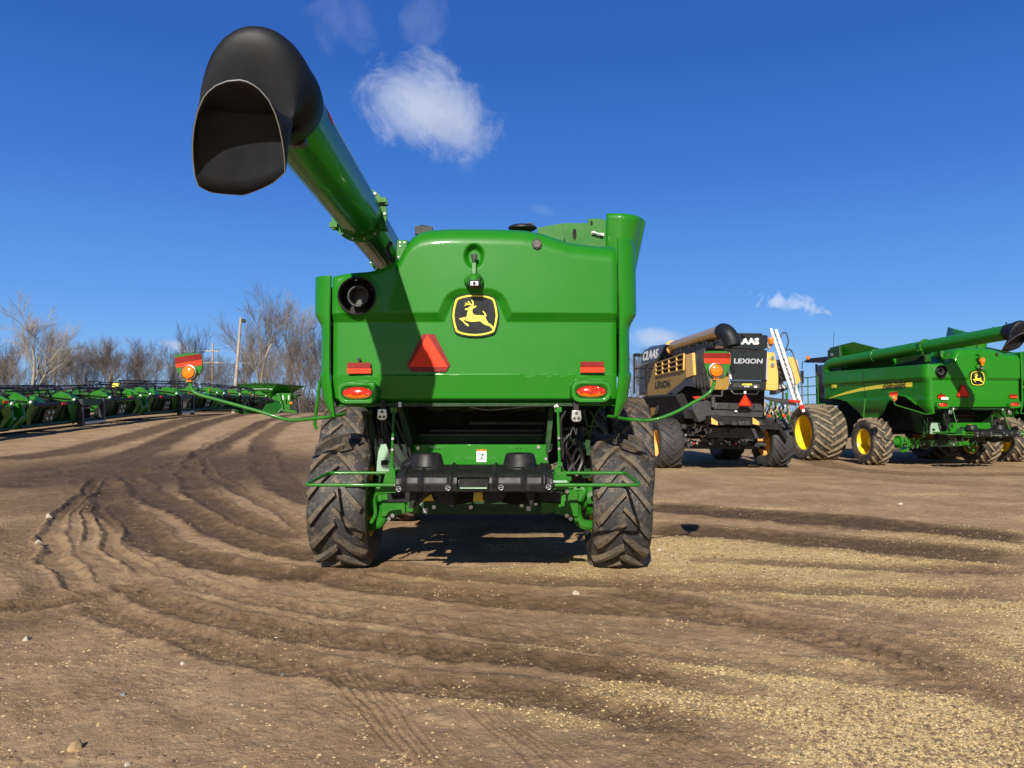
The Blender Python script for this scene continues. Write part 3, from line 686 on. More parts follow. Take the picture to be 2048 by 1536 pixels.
    mb = MB(); mb.slab([Q(*p, -.95) for p in ((1108, 812), (1114, 808), (1118, 814), (1110, 820))], (0, .01, 0)); mb.box(Q(800, 809, -.9), (.03, .03, .05)); mb.build('tag', M['white'], root)
def tailboard(root):
    x0, x1 = -.700, .712; yl, yt = -1.65, -1.02
    prof = [(-1.66, .972), (-1.675, 1.05), (-1.66, 1.105), (-1.625, 1.128), (-1.5, 1.145), (-1.3, 1.170), (-1.15, 1.185), (-1.04, 1.165), (-1.0, 1.10)]
    xs = np.linspace(x0, x1, 150); ribs = [QX(p) for p in ()]
    rib = [Q(p, 965, -1.66).x for p in (808, 842, 900, 990, 1047, 1088)]
    def rb(x): return sum(.022*math.exp(-((x-c)/.016)**2) for c in rib)
    P = []
    sl0, sl1 = Q(918, 965, -1.66).x, Q(976, 965, -1.66).x
    prof2 = []
    for i in range(len(prof)-1):
        for k in range(5): prof2.append(tuple(np.array(prof[i])+(np.array(prof[i+1])-np.array(prof[i]))*k/5))
    prof2.append(prof[-1])
    c1, c2 = Q(852, 935, -1.3).x, Q(1040, 935, -1.3).x
    for x in xs:
        row = []
        for y, z in prof2:
            h = rb(x); yy = y-(h if y < -1.6 else 0); zz = z+(h if y > -1.66 else 0)
            if sl0-.012 < x < sl1+.012 and .995 < z < 1.095 and y < -1.64: yy += .05
            if abs(x-x0) < .03 or abs(x-x1) < .03: zz -= .01
            row.append((x, yy, zz))
        P.append(row)
    mb = MB(); mb.grid([r[::-1] for r in P]); T = mb.build('tailboard', M['tailblack'], root, smooth=50); solid(T, .012, -1)
    mb = MB(); mb.bb(sl0, sl1, -1.64, -1.60, 1.0, 1.09); mb.build('grip_slot', M['void'], T)
    mb = MB(); mb.bb(sl0+.01, sl1-.01, -1.66, -1.645, 1.003, 1.015); mb.build('slot_edge', M['greenpale'], T)
    for c in (c1, c2):
        mb = MB(); mb.lathe([(1.10, .20), (1.165, .185), (1.18, .165), (1.27, .142), (1.292, .13), (1.30, .11), (1.302, 0)], 40, 'z', (c, -1.22, 0)); mb.build('spinner_cover', M['tailblack'], T)
    mb = MB()
    for c, w in ((Q(823, 915, -1.1).x, .1), (Q(1092, 925, -1.1).x, .05)): mb.sphere((c, -1.06, 1.15), w, 14, (1.2, 1, .9))
    mb.build('mounting_hump', M['tailblack'], T)
    mb = MB()
    for a, b in ((797, 978), (896, 976), (1002, 975), (1097, 974)):
        c = Q(a, b, -1.70); mb.tube([c+Vector((.021*math.cos(t), 0, .021*math.sin(t))) for t in np.linspace(0, 2*math.pi, 20)[:-1]], .0022, 5, closed=True)
        mb.bar(c+Vector((-.02, 0, -.006)), c+Vector((.02, 0, .008)), .004, .004)
    mb.build('lynch_pin', M['silver'], T)
    mb = MB()
    for pl, y in (([(820, 984), (836, 984), (824, 1017), (817, 1017)], -1.5), ([(836, 984), (852, 984), (826, 1016)], -1.45), ([(862, 984), (905, 984), (906, 1013), (880, 1007)], -1.4), ([(970, 984), (1010, 984), (1000, 1005), (968, 1009)], -1.4), ([(1048, 984), (1068, 984), (1063, 1015), (1057, 1000)], -1.5), ([(1075, 984), (1120, 984), (1120, 1003), (1085, 1002)], -1.3)):
        mb.slab([Q(a, b, y) for a, b in pl], (.03, .25, 0))
    mb.build('deflector_vane', M['tailblack'], T)
    mb = MB()
    mb.slab([Q(*p, -1.05) for p in ((775, 982), (1122, 982), (1122, 1008), (1085, 1005), (1030, 1010), (975, 1000), (910, 1010), (858, 998), (815, 1005), (775, 1003))], (0, .05, 0)); mb.build('rotor_guard', M['void'], T)
    mb = MB()
    for a in ((862, 990), (950, 985)): pass
    mb.slab([Q(*p, -1.08) for p in ((843, 1002), (862, 988), (868, 1002))], (0, .01, 0)); mb.slab([Q(*p, -1.08) for p in ((948, 985), (966, 985), (966, 1003), (946, 1003))], (0, .01, 0)); mb.build('guard_gap', M['yellow'], T)
    # hinge brackets and side loops
    for s, (hx, e0, e1) in ((-1, (776, 657, 610)), (1, (1132, 1252, 1281))):
        ya, yb = -.92, -1.95
        za, zb = Q(950, 946, ya).z, Q(950, 971, yb).z
        fa = Q(e0, 950, ya); fb = Q(e1, 968, (ya+yb)/2-.1); fc = Q(e1 + (8 if s < 0 else -16), 973, yb)
        st = Q(776 if s < 0 else 1128, 947, ya); en = Q(812 if s < 0 else 1090, 971, yb)
        st.z = za; fa.z = za; fb.z = (za+zb)/2-.005; fc.z = zb; en.z = zb
        en = Vector((-.72 if s < 0 else .73, -1.62, zb))
        fc2 = Vector((fc.x, -1.72, zb))
        fb2 = Q(e1, 970, -1.66)
        path = [st, fa, Vector((fb2.x, -1.66, fb2.z)), Vector((en.x, -1.62, fb2.z-.005))]
        mb = MB(); mb.tube(roundpath(path, .07, 6), .0165, 12); H = mb.build('side_loop', M['green2'], root)
        mb = MB()
        if s < 0:
            mb.slab([Q(*p, -1.35) for p in ((771, 945), (790, 942), (792, 968), (765, 970))], (0, .3, 0)); mb.box(Q(780, 974, -1.55), (.17, .05, .035)); mb.box(Q(775, 981, -1.5), (.22, .06, .04))
            mb.slab([Q(*p, -1.3) for p in ((784, 928), (792, 945), (776, 945))], (0, .05, 0))
        else:
            mb.slab([Q(*p, -1.35) for p in ((1107, 950), (1132, 942), (1134, 960), (1108, 968))], (0, .3, 0)); mb.box(Q(1120, 966, -1.55), (.17, .05, .035)); mb.box(Q(1124, 975, -1.5), (.20, .06, .035)); mb.box(Q(1115, 940, -1.2), (.06, .1, .06)); mb.box(Q(1137, 957, -1.3), (.05, .08, .04))
        mb.build('loop_bracket', M['green2'], H, bevel=.004)
        mb = MB(); c = Q(778 if s < 0 else 1120, 970 if s < 0 else 963, -1.62); mb.box(c, (.13, .02, .02)); mb.build('slide_bar', M['steel'] if s < 0 else M['greenpale'], H)
def axle(root, hw):
    mb = MB(); z0, z1 = .58, .80
    mb.bb(-.72, .78, -.22, -.18, z0, z1); mb.bb(-.72, .78, -.18, .1, z1-.03, z1); mb.bb(-.72, .78, -.2, .0, z0, z0+.02); A = mb.build('rear_axle', M['dgreen'], root, bevel=.006)  # dark beam colour carries the shade below the tailboard
    mb = MB(); [disc(mb, (x, -.22, z), .022, .015, 8) for x, z in ((-.5, .66), (-.1, .66), (.45, .68), (.72, .72), (-.65, .70), (.6, .70))]; mb.build('axle_bolt', M['steel'], A)
    mb = MB(); mb.bb(.50, .55, -.23, -.221, .62, .67); mb.bb(-.62, -.57, -.23, -.221, .60, .65); mb.build('axle_tag', M['gal'], A)
    for s in (-1, 1):
        mb = MB(); xk = hw-.52
        mb.slab([(s*.66, -.26, .60), (s*.95, -.26, .62), (s*.95, -.26, .78), (s*.66, -.26, .80)], (0, .3, 0))
        mb.slab([(s*.80, -.30, .60), (s*1.06, -.30, .56), (s*1.06, -.30, .84), (s*.95, -.30, .87), (s*.80, -.30, .80)], (0, .1, 0))
        pts = [(s*1.00, -.2, .84), (s*1.09, -.22, .88), (s*1.14, -.2, .78), (s*1.13, -.2, .62), (s*1.10, -.22, .50), (s*1.18, -.2, .44)]
        K = mb.build('axle_bracket', M['green2'], root, bevel=.012)
        mb = MB(); mb.tube(smoothpath([(s*1.02, -.18, .86), (s*1.12, -.2, .84), (s*1.04, -.22, .68), (s*1.08, -.22, .50), (s*1.20, -.2, .46), (s*1.28, -.15, .47)], 6), [.055]*31, 10)
        mb.cyl((s*1.02, -.02, .73), (s*(hw-.18), -.02, .73), .13, 20); mb.cyl((s*1.16, -.02, .73), (s*1.26, -.02, .73), .2, 20)
        mb.build('knuckle', M['green2'], K, bevel=.008)
        mb = MB()
        for x, z in ((.93, .84), (.93, .585), (.97, .55), (1.2, .82), (1.22, .72), (1.22, .62)): disc(mb, (s*x, -.32, z), .022, .03, 8); 
        mb.build('knuckle_bolt', M['steel'], K)
    # hanging green bent pipe at the left
    mb = MB(); mb.tube(roundpath([Q(777, 984, -.75), Q(754, 985, -.75), Q(749, 1000, -.7), Q(752, 1030, -.7), Q(742, 1046, -.7)], .05), .02, 10); mb.build('guard_pipe', M['green2'], root)
def green_combine():
    root = MF.root('combine_harvester', 'large green combine in front, seen squarely from behind with a stag emblem and muddy tyres', 'combine harvester', 'green combine harvesters')
    rear_hood(root); sides = [side_panel(root, 1), side_panel(root, -1)]
    emblem(root)
    # hood fittings
    ex, ez = EXH; mb = MB()
    mb.lathe([(-1.0, .178), (-1.005, .186), (-1.0, .192), (-.985, .192), (-.985, .176), (-.72, .172), (-.72, .0)], 48, 'y', (ex, 0, ez)); E = mb.build('exhaust_well', M['black'], root)
    mb = MB(); mb.lathe([(-.80, 0), (-.80, .085), (-.95, .085), (-.965, .095), (-.965, .103), (-.95, .108), (-.72, .108)], 40, 'y', (ex+.005, 0, ez)); mb.build('exhaust_pipe', M['charcoal'], E)
    mb = MB(); mb.box((ex-.01, -.985, ez+.155), (.012, .01, .012)); mb.build('well_screw', M['steel'], E)
    mb = MB(); vx, vz = QX(1074), QZ(488); y = -.93
    mb.slab([(vx+.052*math.cos(t), -1.012, vz+.052*math.sin(t)) for t in np.linspace(0, 2*math.pi, 9)[:-1]], (0, .06, 0)); V = mb.build('round_vent', M['black'], root)
    mb = MB(); disc(mb, (vx, -1.012, vz), .036, .008, 20); mb.build('vent_core', M['charcoal'], V)
    mb = MB(); disc(mb, Vector((QX(716), -.935, QZ(718))), .018, .012, 14); mb.build('hood_plug', M['black'], root)
    # camera bracket
    mb = MB(); mb.bar(Q(948, 526, -1.02), Q(948, 550, -1.05), .045, .03, (0, 1, 0)); K = mb.build('camera_bracket', M['green2'], root, bevel=.006)
    mb = MB(); mb.slab([Q(*p, -1.02) for p in ((941, 508), (955, 508), (954, 514), (951, 519), (951, 529), (946, 529), (945, 519), (942, 514))], (0, .04, 0)); mb.build('camera_cable_boot', M['black'], K, bevel=.006)
    mb = MB(); P = []
    for t in np.linspace(0, 1, 6):
        zt = 547+t*24; yy = -1.10-.0*t; w = 11+9*min(1, t*2)-(3 if t > .8 else 0)
        P.append([Q(948+w*math.sin(a), zt, -1.0-.13*math.cos(a)*(.6+.4*t)) for a in np.linspace(-1.5, 1.5, 13)])
    mb.grid(P); c = mb.build('camera_hood', M['green2'], K, smooth=60); solid(c, .008)
    mb = MB(); mb.slab([Q(948+11*math.sin(a), 547, -1.0-.078*math.cos(a)) for a in np.linspace(-1.5, 1.5, 13)], (0, 0, -.004)); mb.build('camera_hood_top', M['green2'], K)
    mb = MB(); p0 = Q(949, 568, -1.12); mb.box(p0, (.11, .08, .07)); mb.box(p0+Vector((0, .06, .05)), (.13, .06, .04)); cam = mb.build('rear_camera', M['black'], K, bevel=.012)
    mb = MB(); mb.box(p0+Vector((0, -.042, 0)), (.075, .004, .04)); mb.build('camera_face', M['gal'], cam); mb = MB(); disc(mb, p0+Vector((0, -.045, 0)), .014, .008, 16)
    for s in (-1, 1):
        for k in (-1, 0, 1): disc(mb, p0+Vector((s*.068, -.02, k*.022)), .006, .01, 8)
    mb.build('camera_lens', M['glass'], cam)
    # slow moving vehicle triangle
    y = -.952; tri = [(849, 668), (865, 668), (900, 734), (891, 743), (824, 743), (814, 729)]
    tri = [(845, 668), (869, 668), (900, 729), (892, 743), (822, 743), (814, 730)]
    mb = MB(); mb.slab([Q(*p, y) for p in tri], (0, .006, 0)); S = mb.build('slow_moving_sign', M['red'], root)
    mb = MB(); mb.slab([Q(*p, y-.004) for p in ((855, 669), (895, 734), (818, 734))], (0, .004, 0)); mb.build('bright_triangle', M['orange'], S)
    for cx in (718, 1185):
        dy = 0 if cx < 900 else -2
        mb = MB(); mb.slab([Q(*p, -.952) for p in ((cx-24, 725+dy), (cx+23, 725+dy), (cx+23, 736+dy), (cx-24, 736+dy))], (0, .012, 0)); r_ = mb.build('dark_reflector', M['red'], root, bevel=.002)
        mb = MB(); mb.slab([Q(*p, -.960) for p in ((cx-24, 736.5+dy), (cx+24, 736.5+dy), (cx+24, 747+dy), (cx-24, 747+dy))], (0, .02, 0)); mb.build('bright_reflector', M['orange'], root, bevel=.002)
    for cx, cz in LIGHTS: tail_light(root, cx, cz)
    # marker arms
    y = -1.1
    marker_arm(root, [Q(689, 828, -.75), Q(660, 834, -1.0), Q(578, 842, -1.12), Q(530, 826, -1.12), Q(385, 786, y), Q(379, 762, y)],
               ((349, 710), (375, 706), (398, 706), (404, 712), (405, 735), (391, 762), (367, 762), (352, 737)),
               (((350, 715), (402, 707), (403, 718), (351, 727)), ((351, 728), (403, 719), (404, 730), (353, 735))), (378, 745), y)
    marker_arm(root, [Q(1216, 832, -.75), Q(1250, 838, -1.0), Q(1304, 842, -1.12), Q(1350, 826, -1.12), Q(1424, 784, y), Q(1430, 757, y)],
               ((1407, 706), (1415, 702), (1452, 702), (1462, 707), (1462, 728), (1449, 757), (1418, 757), (1408, 728)),
               (((1407, 706), (1461, 706), (1461, 716), (1407, 715)), ((1408, 716), (1461, 717), (1460, 728), (1409, 726))), (1432, 741), y)
    auger(root); tank_and_cab(root); underside(root); tailboard(root); axle(root, 1.80)
    mb = MB(); mb.tube(roundpath([Q(640, 760, 1.3), Q(629, 850, 1.3), Q(634, 858, 1.3)], .05), .022, 8); mb.build('ladder_rail', M['green2'], root)
    return root, sides
RIMR = rim_mesh('rear_rim', .62, .38, M['yellow'], .22, -1)
RIMRr = rim_mesh('rear_rim_right', .62, .38, M['yellow'], .22, 1)
TYR = tyre_mesh('rear_tyre', .745, .62, .38, 15, .065, M['tyre'], 1, ang=1.25, lw=.052)
RIMF = rim_mesh('front_rim', .66, .52, M['yellow'], .25, -1)
TYF = tyre_mesh('front_tyre', .985, .66, .52, 20, .055, M['tyre'], 1, ang=1.2, lw=.055)
MAIN, _ = green_combine()
wheels = []
for x, rm in ((-1.475, RIMR), (1.495, RIMRr)): wheels.append(wheel(MAIN, rm, TYR, (x, 0, .712), 0))
for x in (-2.19, -1.46, 1.46, 2.13): wheels.append(wheel(MAIN, RIMF, TYF, (x, 3.6, .95)))
# ================================================================== ground
def gz(X, Y):
    """the yard rises gently to the far left"""
    X = np.asarray(X, float); Y = np.asarray(Y, float)
    return 1.50*sstep(10, 54, Y)*sstep(4, -9, X)+.25*sstep(60, 140, Y)*sstep(4, -9, X)
def gp(px, py):
    d = ray(px, py); t = -CAMH/min(d.z, -1e-3); return (d.x*t, t)
RUTS = [  # (pixel polyline, half width m, depth m, berm m, wet 0-1, tread)
    ([(195, 965), (222, 1010), (268, 1058), (340, 1098), (440, 1128), (560, 1146), (720, 1160)], .26, .075, .05, .9, .4),
    ([(250, 965), (330, 1010), (420, 1052), (520, 1085), (610, 1110), (700, 1125)], .24, .06, .045, .9, .3),
    ([(380, 985), (450, 1030), (540, 1060), (620, 1082)], .2, .05, .04, .85, .2),
    ([(190, 968), (150, 1008), (104, 1045), (94, 1080), (110, 1120), (138, 1165), (182, 1195)], .12, .085, .06, .3, 0),
    ([(196, 1010), (212, 1080), (245, 1120), (285, 1150)], .12, .07, .05, .4, 0),
    ([(182, 1010), (168, 1050), (158, 1090)], .07, .06, .04, .3, 0),
    ([(150, 1180), (230, 1232), (330, 1265), (480, 1306), (700, 1352), (900, 1380), (1100, 1405), (1300, 1432), (1560, 1458)], .17, .05, .04, .5, .7),
    ([(225, 1150), (330, 1205), (450, 1240), (620, 1272), (850, 1300), (1100, 1330), (1300, 1350), (1500, 1368)], .17, .04, .03, .6, .8),
    ([(300, 1130), (400, 1172), (560, 1208), (760, 1240), (1000, 1270), (1250, 1300), (1600, 1335), (2100, 1392)], .15, .04, .03, .35, .6),
    ([(560, 1140), (760, 1175), (1000, 1200), (1300, 1222), (1560, 1250), (1800, 1300), (2100, 1368)], .20, .04, .035, .5, .5),
    ([(700, 1135), (950, 1152), (1250, 1168), (1600, 1182), (2100, 1192)], .20, .03, .03, .55, .4),
    ([(1250, 1012), (1450, 1026), (1700, 1045), (2120, 1088)], .52, .05, .05, 1, .9),
    ([(1250, 1058), (1450, 1068), (1700, 1088), (2120, 1130)], .50, .045, .05, .95, .9),
    ([(1400, 1120), (1650, 1132), (1900, 1140), (2120, 1148)], .2, .03, .03, .6, .9),
    ([(1180, 1165), (1380, 1215), (1600, 1270), (1820, 1335), (2120, 1420)], .20, .03, .02, .65, 1.4),
    ([(1250, 1150), (1480, 1195), (1720, 1235), (2120, 1330)], .2, .02, .02, .35, .9),
    ([(0, 985), (140, 962), (290, 925), (400, 893), (520, 868), (640, 850)], .42, .05, .03, 1, .3),
    ([(0, 940), (150, 925), (300, 900), (430, 875), (600, 850)], .5, .03, .03, .9, 0),
    ([(200, 970), (330, 952), (440, 920), (540, 885), (640, 862)], .30, .06, .06, .95, .4),
    ([(420, 1020), (380, 960), (400, 930), (480, 900), (600, 872), (660, 862)], .24, .05, .06, .3, .2),
    ([(640, 1015), (570, 985), (525, 940), (535, 905), (590, 885), (660, 872)], .30, .06, .05, .75, .9),
    ([(620, 1065), (520, 1010), (430, 965), (405, 935)], .14, .05, .05, .5, 0),
    ([(0, 1040), (60, 1085), (110, 1160), (60, 1240), (0, 1290)], .3, .03, .03, .4, 0),
    ([(0, 1215), (90, 1205), (220, 1180)], .14, .04, .03, .7, 0),
    ([(640, 1345), (690, 1400), (745, 1450), (800, 1540)], .016, .010, .008, .1, 0),
    ([(660, 1345), (712, 1400), (768, 1450), (824, 1540)], .016, .010, .008, .1, 0),
    ([(680, 1345), (734, 1400), (791, 1450), (850, 1540)], .016, .010, .008, .1, 0),
    ([(710, 1345), (765, 1395), (825, 1450), (885, 1540)], .018, .010, .008, .1, 0),
    ([(900, 1385), (960, 1440), (1030, 1500), (1060, 1540)], .018, .008, .006, .1, 0),
    ([(925, 1385), (985, 1435), (1060, 1500), (1100, 1540)], .018, .008, .006, .1, 0),
    ([(950, 1385), (1015, 1435), (1095, 1500), (1140, 1540)], .018, .008, .006, .1, 0),
    ([(60, 1345), (150, 1375), (230, 1420), (310, 1480), (340, 1560)], .22, -.03, 0, .2, 0),
    ([(1250, 895), (1500, 925), (1800, 960), (2120, 975)], .5, .03, .03, .3, .5),
    ([(1600, 915), (1750, 945), (2120, 950)], .4, .03, .04, .6, .7),
]
def build_ground():
    rows = np.concatenate([[-400, -150, -60, -25, -10, -4, -1, 0, .8, 1.6, 2.2, 2.7], 1/np.linspace(1/3.0, 1/75., 800), np.geomspace(78, 1500, 26)])
    core = np.linspace(-.86, .86, 1250)
    side = np.array([.9, .95, 1.02, 1.12, 1.3, 1.6, 2.2, 3.5, 7, 20, 80, 300])
    cols = np.concatenate([-side[::-1], core, side])
    W = np.maximum(rows, 3)+.6
    Y = np.repeat(rows[:, None], len(cols), 1); X = W[:, None]*cols[None, :]
    near = (Y > 2.0) & (abs(X) < .92*(np.maximum(Y, 3)+.6)) & (Y < 80)
    fall = np.clip((60-Y)/45, .0, 1)*near
    Z = gz(X, Y)
    wx = X+.35*(fbm(X*.7, Y*.7, 3)-.5); wy = Y+.35*(fbm(X*.7+40, Y*.7, 3)-.5)
    wet = np.zeros_like(X); rutmask = np.zeros_like(X)
    hh = np.zeros_like(X); idx = np.where(near)
    xx = wx[idx]; yy = wy[idx]; H = np.zeros_like(xx); WE = np.zeros_like(xx); RM = np.zeros_like(xx)
    n1 = fbm(xx*2.2, yy*2.2, 3); n2 = fbm(xx*7, yy*7, 3)
    for pl, hw, dep, berm, we, tread in RUTS:
        P = np.array([gp(*p) for p in pl]); 
        # smooth the path
        pp = [tuple(v)[:2] for v in smoothpath([(a, b, 0) for a, b in P], 4)]; P = np.array(pp)
        lo = P.min(0)-3*hw-.3; hi = P.max(0)+3*hw+.3
        sel = np.where((xx > lo[0]) & (xx < hi[0]) & (yy > lo[1]) & (yy < hi[1]))[0]
        if not len(sel): continue
        ax = xx[sel]; ay = yy[sel]; best = np.full(len(sel), 1e9); arc = np.zeros(len(sel)); sgn = np.zeros(len(sel)); s0 = 0
        for a, b in zip(P[:-1], P[1:]):
            d = b-a; L = math.hypot(*d)+1e-9; t = np.clip(((ax-a[0])*d[0]+(ay-a[1])*d[1])/L/L, 0, 1)
            ex = ax-a[0]-t*d[0]; ey = ay-a[1]-t*d[1]; q = ex*ex+ey*ey; m = q < best; best = np.where(m, q, best); arc = np.where(m, s0+t*L, arc); sgn = np.where(m, np.sign(d[0]*ey-d[1]*ex), sgn); s0 += L
        D = np.sqrt(best)/hw*(.8+.45*n2[sel])
        ends = sstep(0, .8, arc)*sstep(0, .8, s0-arc) if s0 > 2 else 1
        k = (.19+.40*n1[sel])*ends
        prof = -dep*(1-sstep(.45, 1.05, D))+berm*np.exp(-((D-1.3)/.28)**2)*(.5+1.1*n2[sel])
        trd = 0
        if tread: trd = ends*(.012*tread)*(D < 1)*np.maximum(0, np.sin(2*math.pi*(arc/.16+.8*abs(D)*hw/.16)))*(1-D**4).clip(0, 1)
        H[sel] += prof*k+trd; WE[sel] = np.maximum(WE[sel], we*(1-sstep(.8, 2.0, D))*np.clip(ends*1.2, 0, 1)); RM[sel] = np.maximum(RM[sel], (1-sstep(.7, 1.2, D))*min(1, max(dep, 0)/.03))
    H = H+RM*.012*(fbm(xx*26, yy*26, 3, .6)-.5)+np.clip(np.abs(H)*18, 0, 1)*.016*np.maximum(0, fbm(xx*19+3, yy*19, 3, .65)-.46)*2*(1-.5*RM)
    hh[idx] = H; wet[idx] = WE; rutmask[idx] = RM
    # lumps, clods and grit of the soil itself
    yard = near.astype(float)
    Z = Z+.05*(fbm(X*.55, Y*.55, 3)-.5)*yard+hh
    Z = Z+(.022*(fbm(X*3.1+5, Y*3.1, 4, .55)-.5)+.022*np.maximum(0, fbm(X*11, Y*11, 3)-.55))*fall
    rough = np.clip(fbm(X*1.3-8, Y*1.3+3, 3)*2.2-.75, 0, 1)
    Z = Z+rough*(.020*(fbm(X*22, Y*22, 3, .6)-.45)+.014*np.maximum(0, fbm(X*45, Y*45, 2)-.5))*fall
    grav = np.clip(fbm(X*.45+3, Y*.9+7, 4, .6)*4.2-2.6-.55*sstep(.5, -1.5, X)+1.25*sstep(-2, 3.5, X)*sstep(13, 9, Y)*sstep(3.2, 5.0, Y+.25*X)+.7*np.exp(-((X+2.6)**2/1.1+(Y-12.5)**2/2.5))+.55*np.exp(-((X-6)**2/14+(Y-11.7)**2/1.2))-.9*sstep(16, 30, Y)+.35*np.exp(-((X+2.2)**2/1.0+(Y-4.3)**2/.5)), 0, 1)*(1-.85*rutmask)
    wet = np.clip(wet+1.5*np.exp(-((X+9)**2/26+(Y-20)**2/22))+.5*np.clip(fbm(X*.25+9, Y*.3, 3)*3-1.7, 0, 1)*sstep(26, 16, Y), 0, 1)  # also adds a broad dark patch of soil at the far left
    me = bpy.data.meshes.new('ground'); nr, nc = X.shape; n = nr*nc
    co = np.stack([X, Y, Z], -1).reshape(-1, 3).astype(np.float32)
    me.vertices.add(n); me.vertices.foreach_set('co', co.ravel())
    ii = np.arange(n).reshape(nr, nc); q = np.stack([ii[:-1, :-1], ii[:-1, 1:], ii[1:, 1:], ii[1:, :-1]], -1).reshape(-1, 4)
    me.loops.add(q.size); me.loops.foreach_set('vertex_index', q.ravel().astype(np.int32))
    me.polygons.add(len(q)); me.polygons.foreach_set('loop_start', (np.arange(len(q))*4).astype(np.int32)); me.polygons.foreach_set('loop_total', np.full(len(q), 4, np.int32))
    me.polygons.foreach_set('use_smooth', np.ones(len(q), bool)); me.update(); me.validate()
    for nm, a in (('damp_dark', wet), ('gravel', grav)):
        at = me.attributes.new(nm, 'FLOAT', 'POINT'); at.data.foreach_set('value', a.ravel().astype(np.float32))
    m, t, b = newmat('yard_soil'); pos = t.n('ShaderNodeNewGeometry').outputs['Position']
    A = t.n('ShaderNodeAttribute', attribute_name='damp_dark').outputs['Fac']; G = t.n('ShaderNodeAttribute', attribute_name='gravel').outputs['Fac']
    big = t.noise(pos, .8, 6, .6); mid = t.noise(pos, 6, 7, .65); fine = t.noise(pos, 60, 6, .7)
    dry = t.mix(t.ramp(big, [(.35, 0.), (.65, 1.)]), (.300, .190, .102), (.49, .335, .190))
    dry = t.mix(t.ramp(mid, [(.40, 0.), (.72, .75)]), dry, (.190, .122, .068))
    dry = t.mix(t.ramp(fine, [(.45, 0.), (.8, .5)]), dry, (.46, .34, .20))
    # gravel flecks
    vo = t.n('ShaderNodeTexVoronoi'); vo.inputs['Scale'].default_value = 75; t.l(pos, vo.inputs['Vector'])
    vc = t.n('ShaderNodeSeparateColor'); t.l(vo.outputs['Color'], vc.inputs[0])
    fleck = t.math('MULTIPLY', t.ramp(vo.outputs['Distance'], [(.30, 1.), (.55, 0.)]), t.math('GREATER_THAN', t.math('ADD', vc.outputs[0], t.math('MULTIPLY', G, .9)), .93))
    vo2 = t.n('ShaderNodeTexVoronoi'); vo2.inputs['Scale'].default_value = 28; t.l(pos, vo2.inputs['Vector']); vc2 = t.n('ShaderNodeSeparateColor'); t.l(vo2.outputs['Color'], vc2.inputs[0])
    fleck2 = t.math('MULTIPLY', t.ramp(vo2.outputs['Distance'], [(.25, 1.), (.42, 0.)]), t.math('GREATER_THAN', t.math('ADD', vc2.outputs[1], t.math('MULTIPLY', G, .45)), 1.02))
    straw = t.mix(vc.outputs[2], (.46, .32, .14), (.72, .58, .34))
    c = t.mix(t.math('MULTIPLY', t.math('MULTIPLY', G, .85), t.ramp(mid, [(.25, .45), (.6, 1.)])), dry, (.70, .49, .205))
    wet_darkn = t.math('MULTIPLY', A, t.ramp(t.math('ADD', t.math('MULTIPLY', mid, .5), t.math('MULTIPLY', big, .5)), [(.30, .55), (.52, 1.)]))
    c = t.mix(t.math('MULTIPLY', wet_darkn, .92), c, (.070, .042, .023))
    keep = t.math('SUBTRACT', 1.0, t.math('MULTIPLY', wet_darkn, .75))
    c = t.mix(t.math('MULTIPLY', t.math('MAXIMUM', fleck, fleck2), keep), c, straw)
    t.l(c, b.inputs['Base Color'])
    ro = t.math('SUBTRACT', .95, t.math('MULTIPLY', t.math('POWER', wet_darkn, 2.0), .12)); t.l(ro, b.inputs['Roughness']); b.inputs['Specular IOR Level'].default_value = .15
    hgt = t.math('ADD', t.math('ADD', t.math('MULTIPLY', fine, .5), t.math('MULTIPLY', mid, 1.4)), t.math('MULTIPLY', t.math('ADD', fleck, t.math('MULTIPLY', fleck2, 1.5)), .35))
    t.l(t.bump(hgt, .9, .02), b.inputs['Normal']); me.materials.append(m)
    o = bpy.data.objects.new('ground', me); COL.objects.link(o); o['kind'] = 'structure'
    return rows, W, cols, Z, grav, wet
ROWS, GW, GCOLS, GZ, GRAV, WET_DARK = build_ground()
def gsample(x, y, A=None):
    A = GZ if A is None else A
    ri = np.interp(y, ROWS, np.arange(len(ROWS))); w = np.interp(y, ROWS, GW); ci = np.interp(x/w, GCOLS, np.arange(len(GCOLS)))
    r0 = np.clip(ri.astype(int), 0, len(ROWS)-2); c0 = np.clip(ci.astype(int), 0, len(GCOLS)-2); fr = ri-r0; fc = ci-c0
    return (A[r0, c0]*(1-fc)+A[r0, c0+1]*fc)*(1-fr)+(A[r0+1, c0]*(1-fc)+A[r0+1, c0+1]*fc)*fr
def zat(x, y): return float(gsample(np.array([x]), np.array([y]))[0])
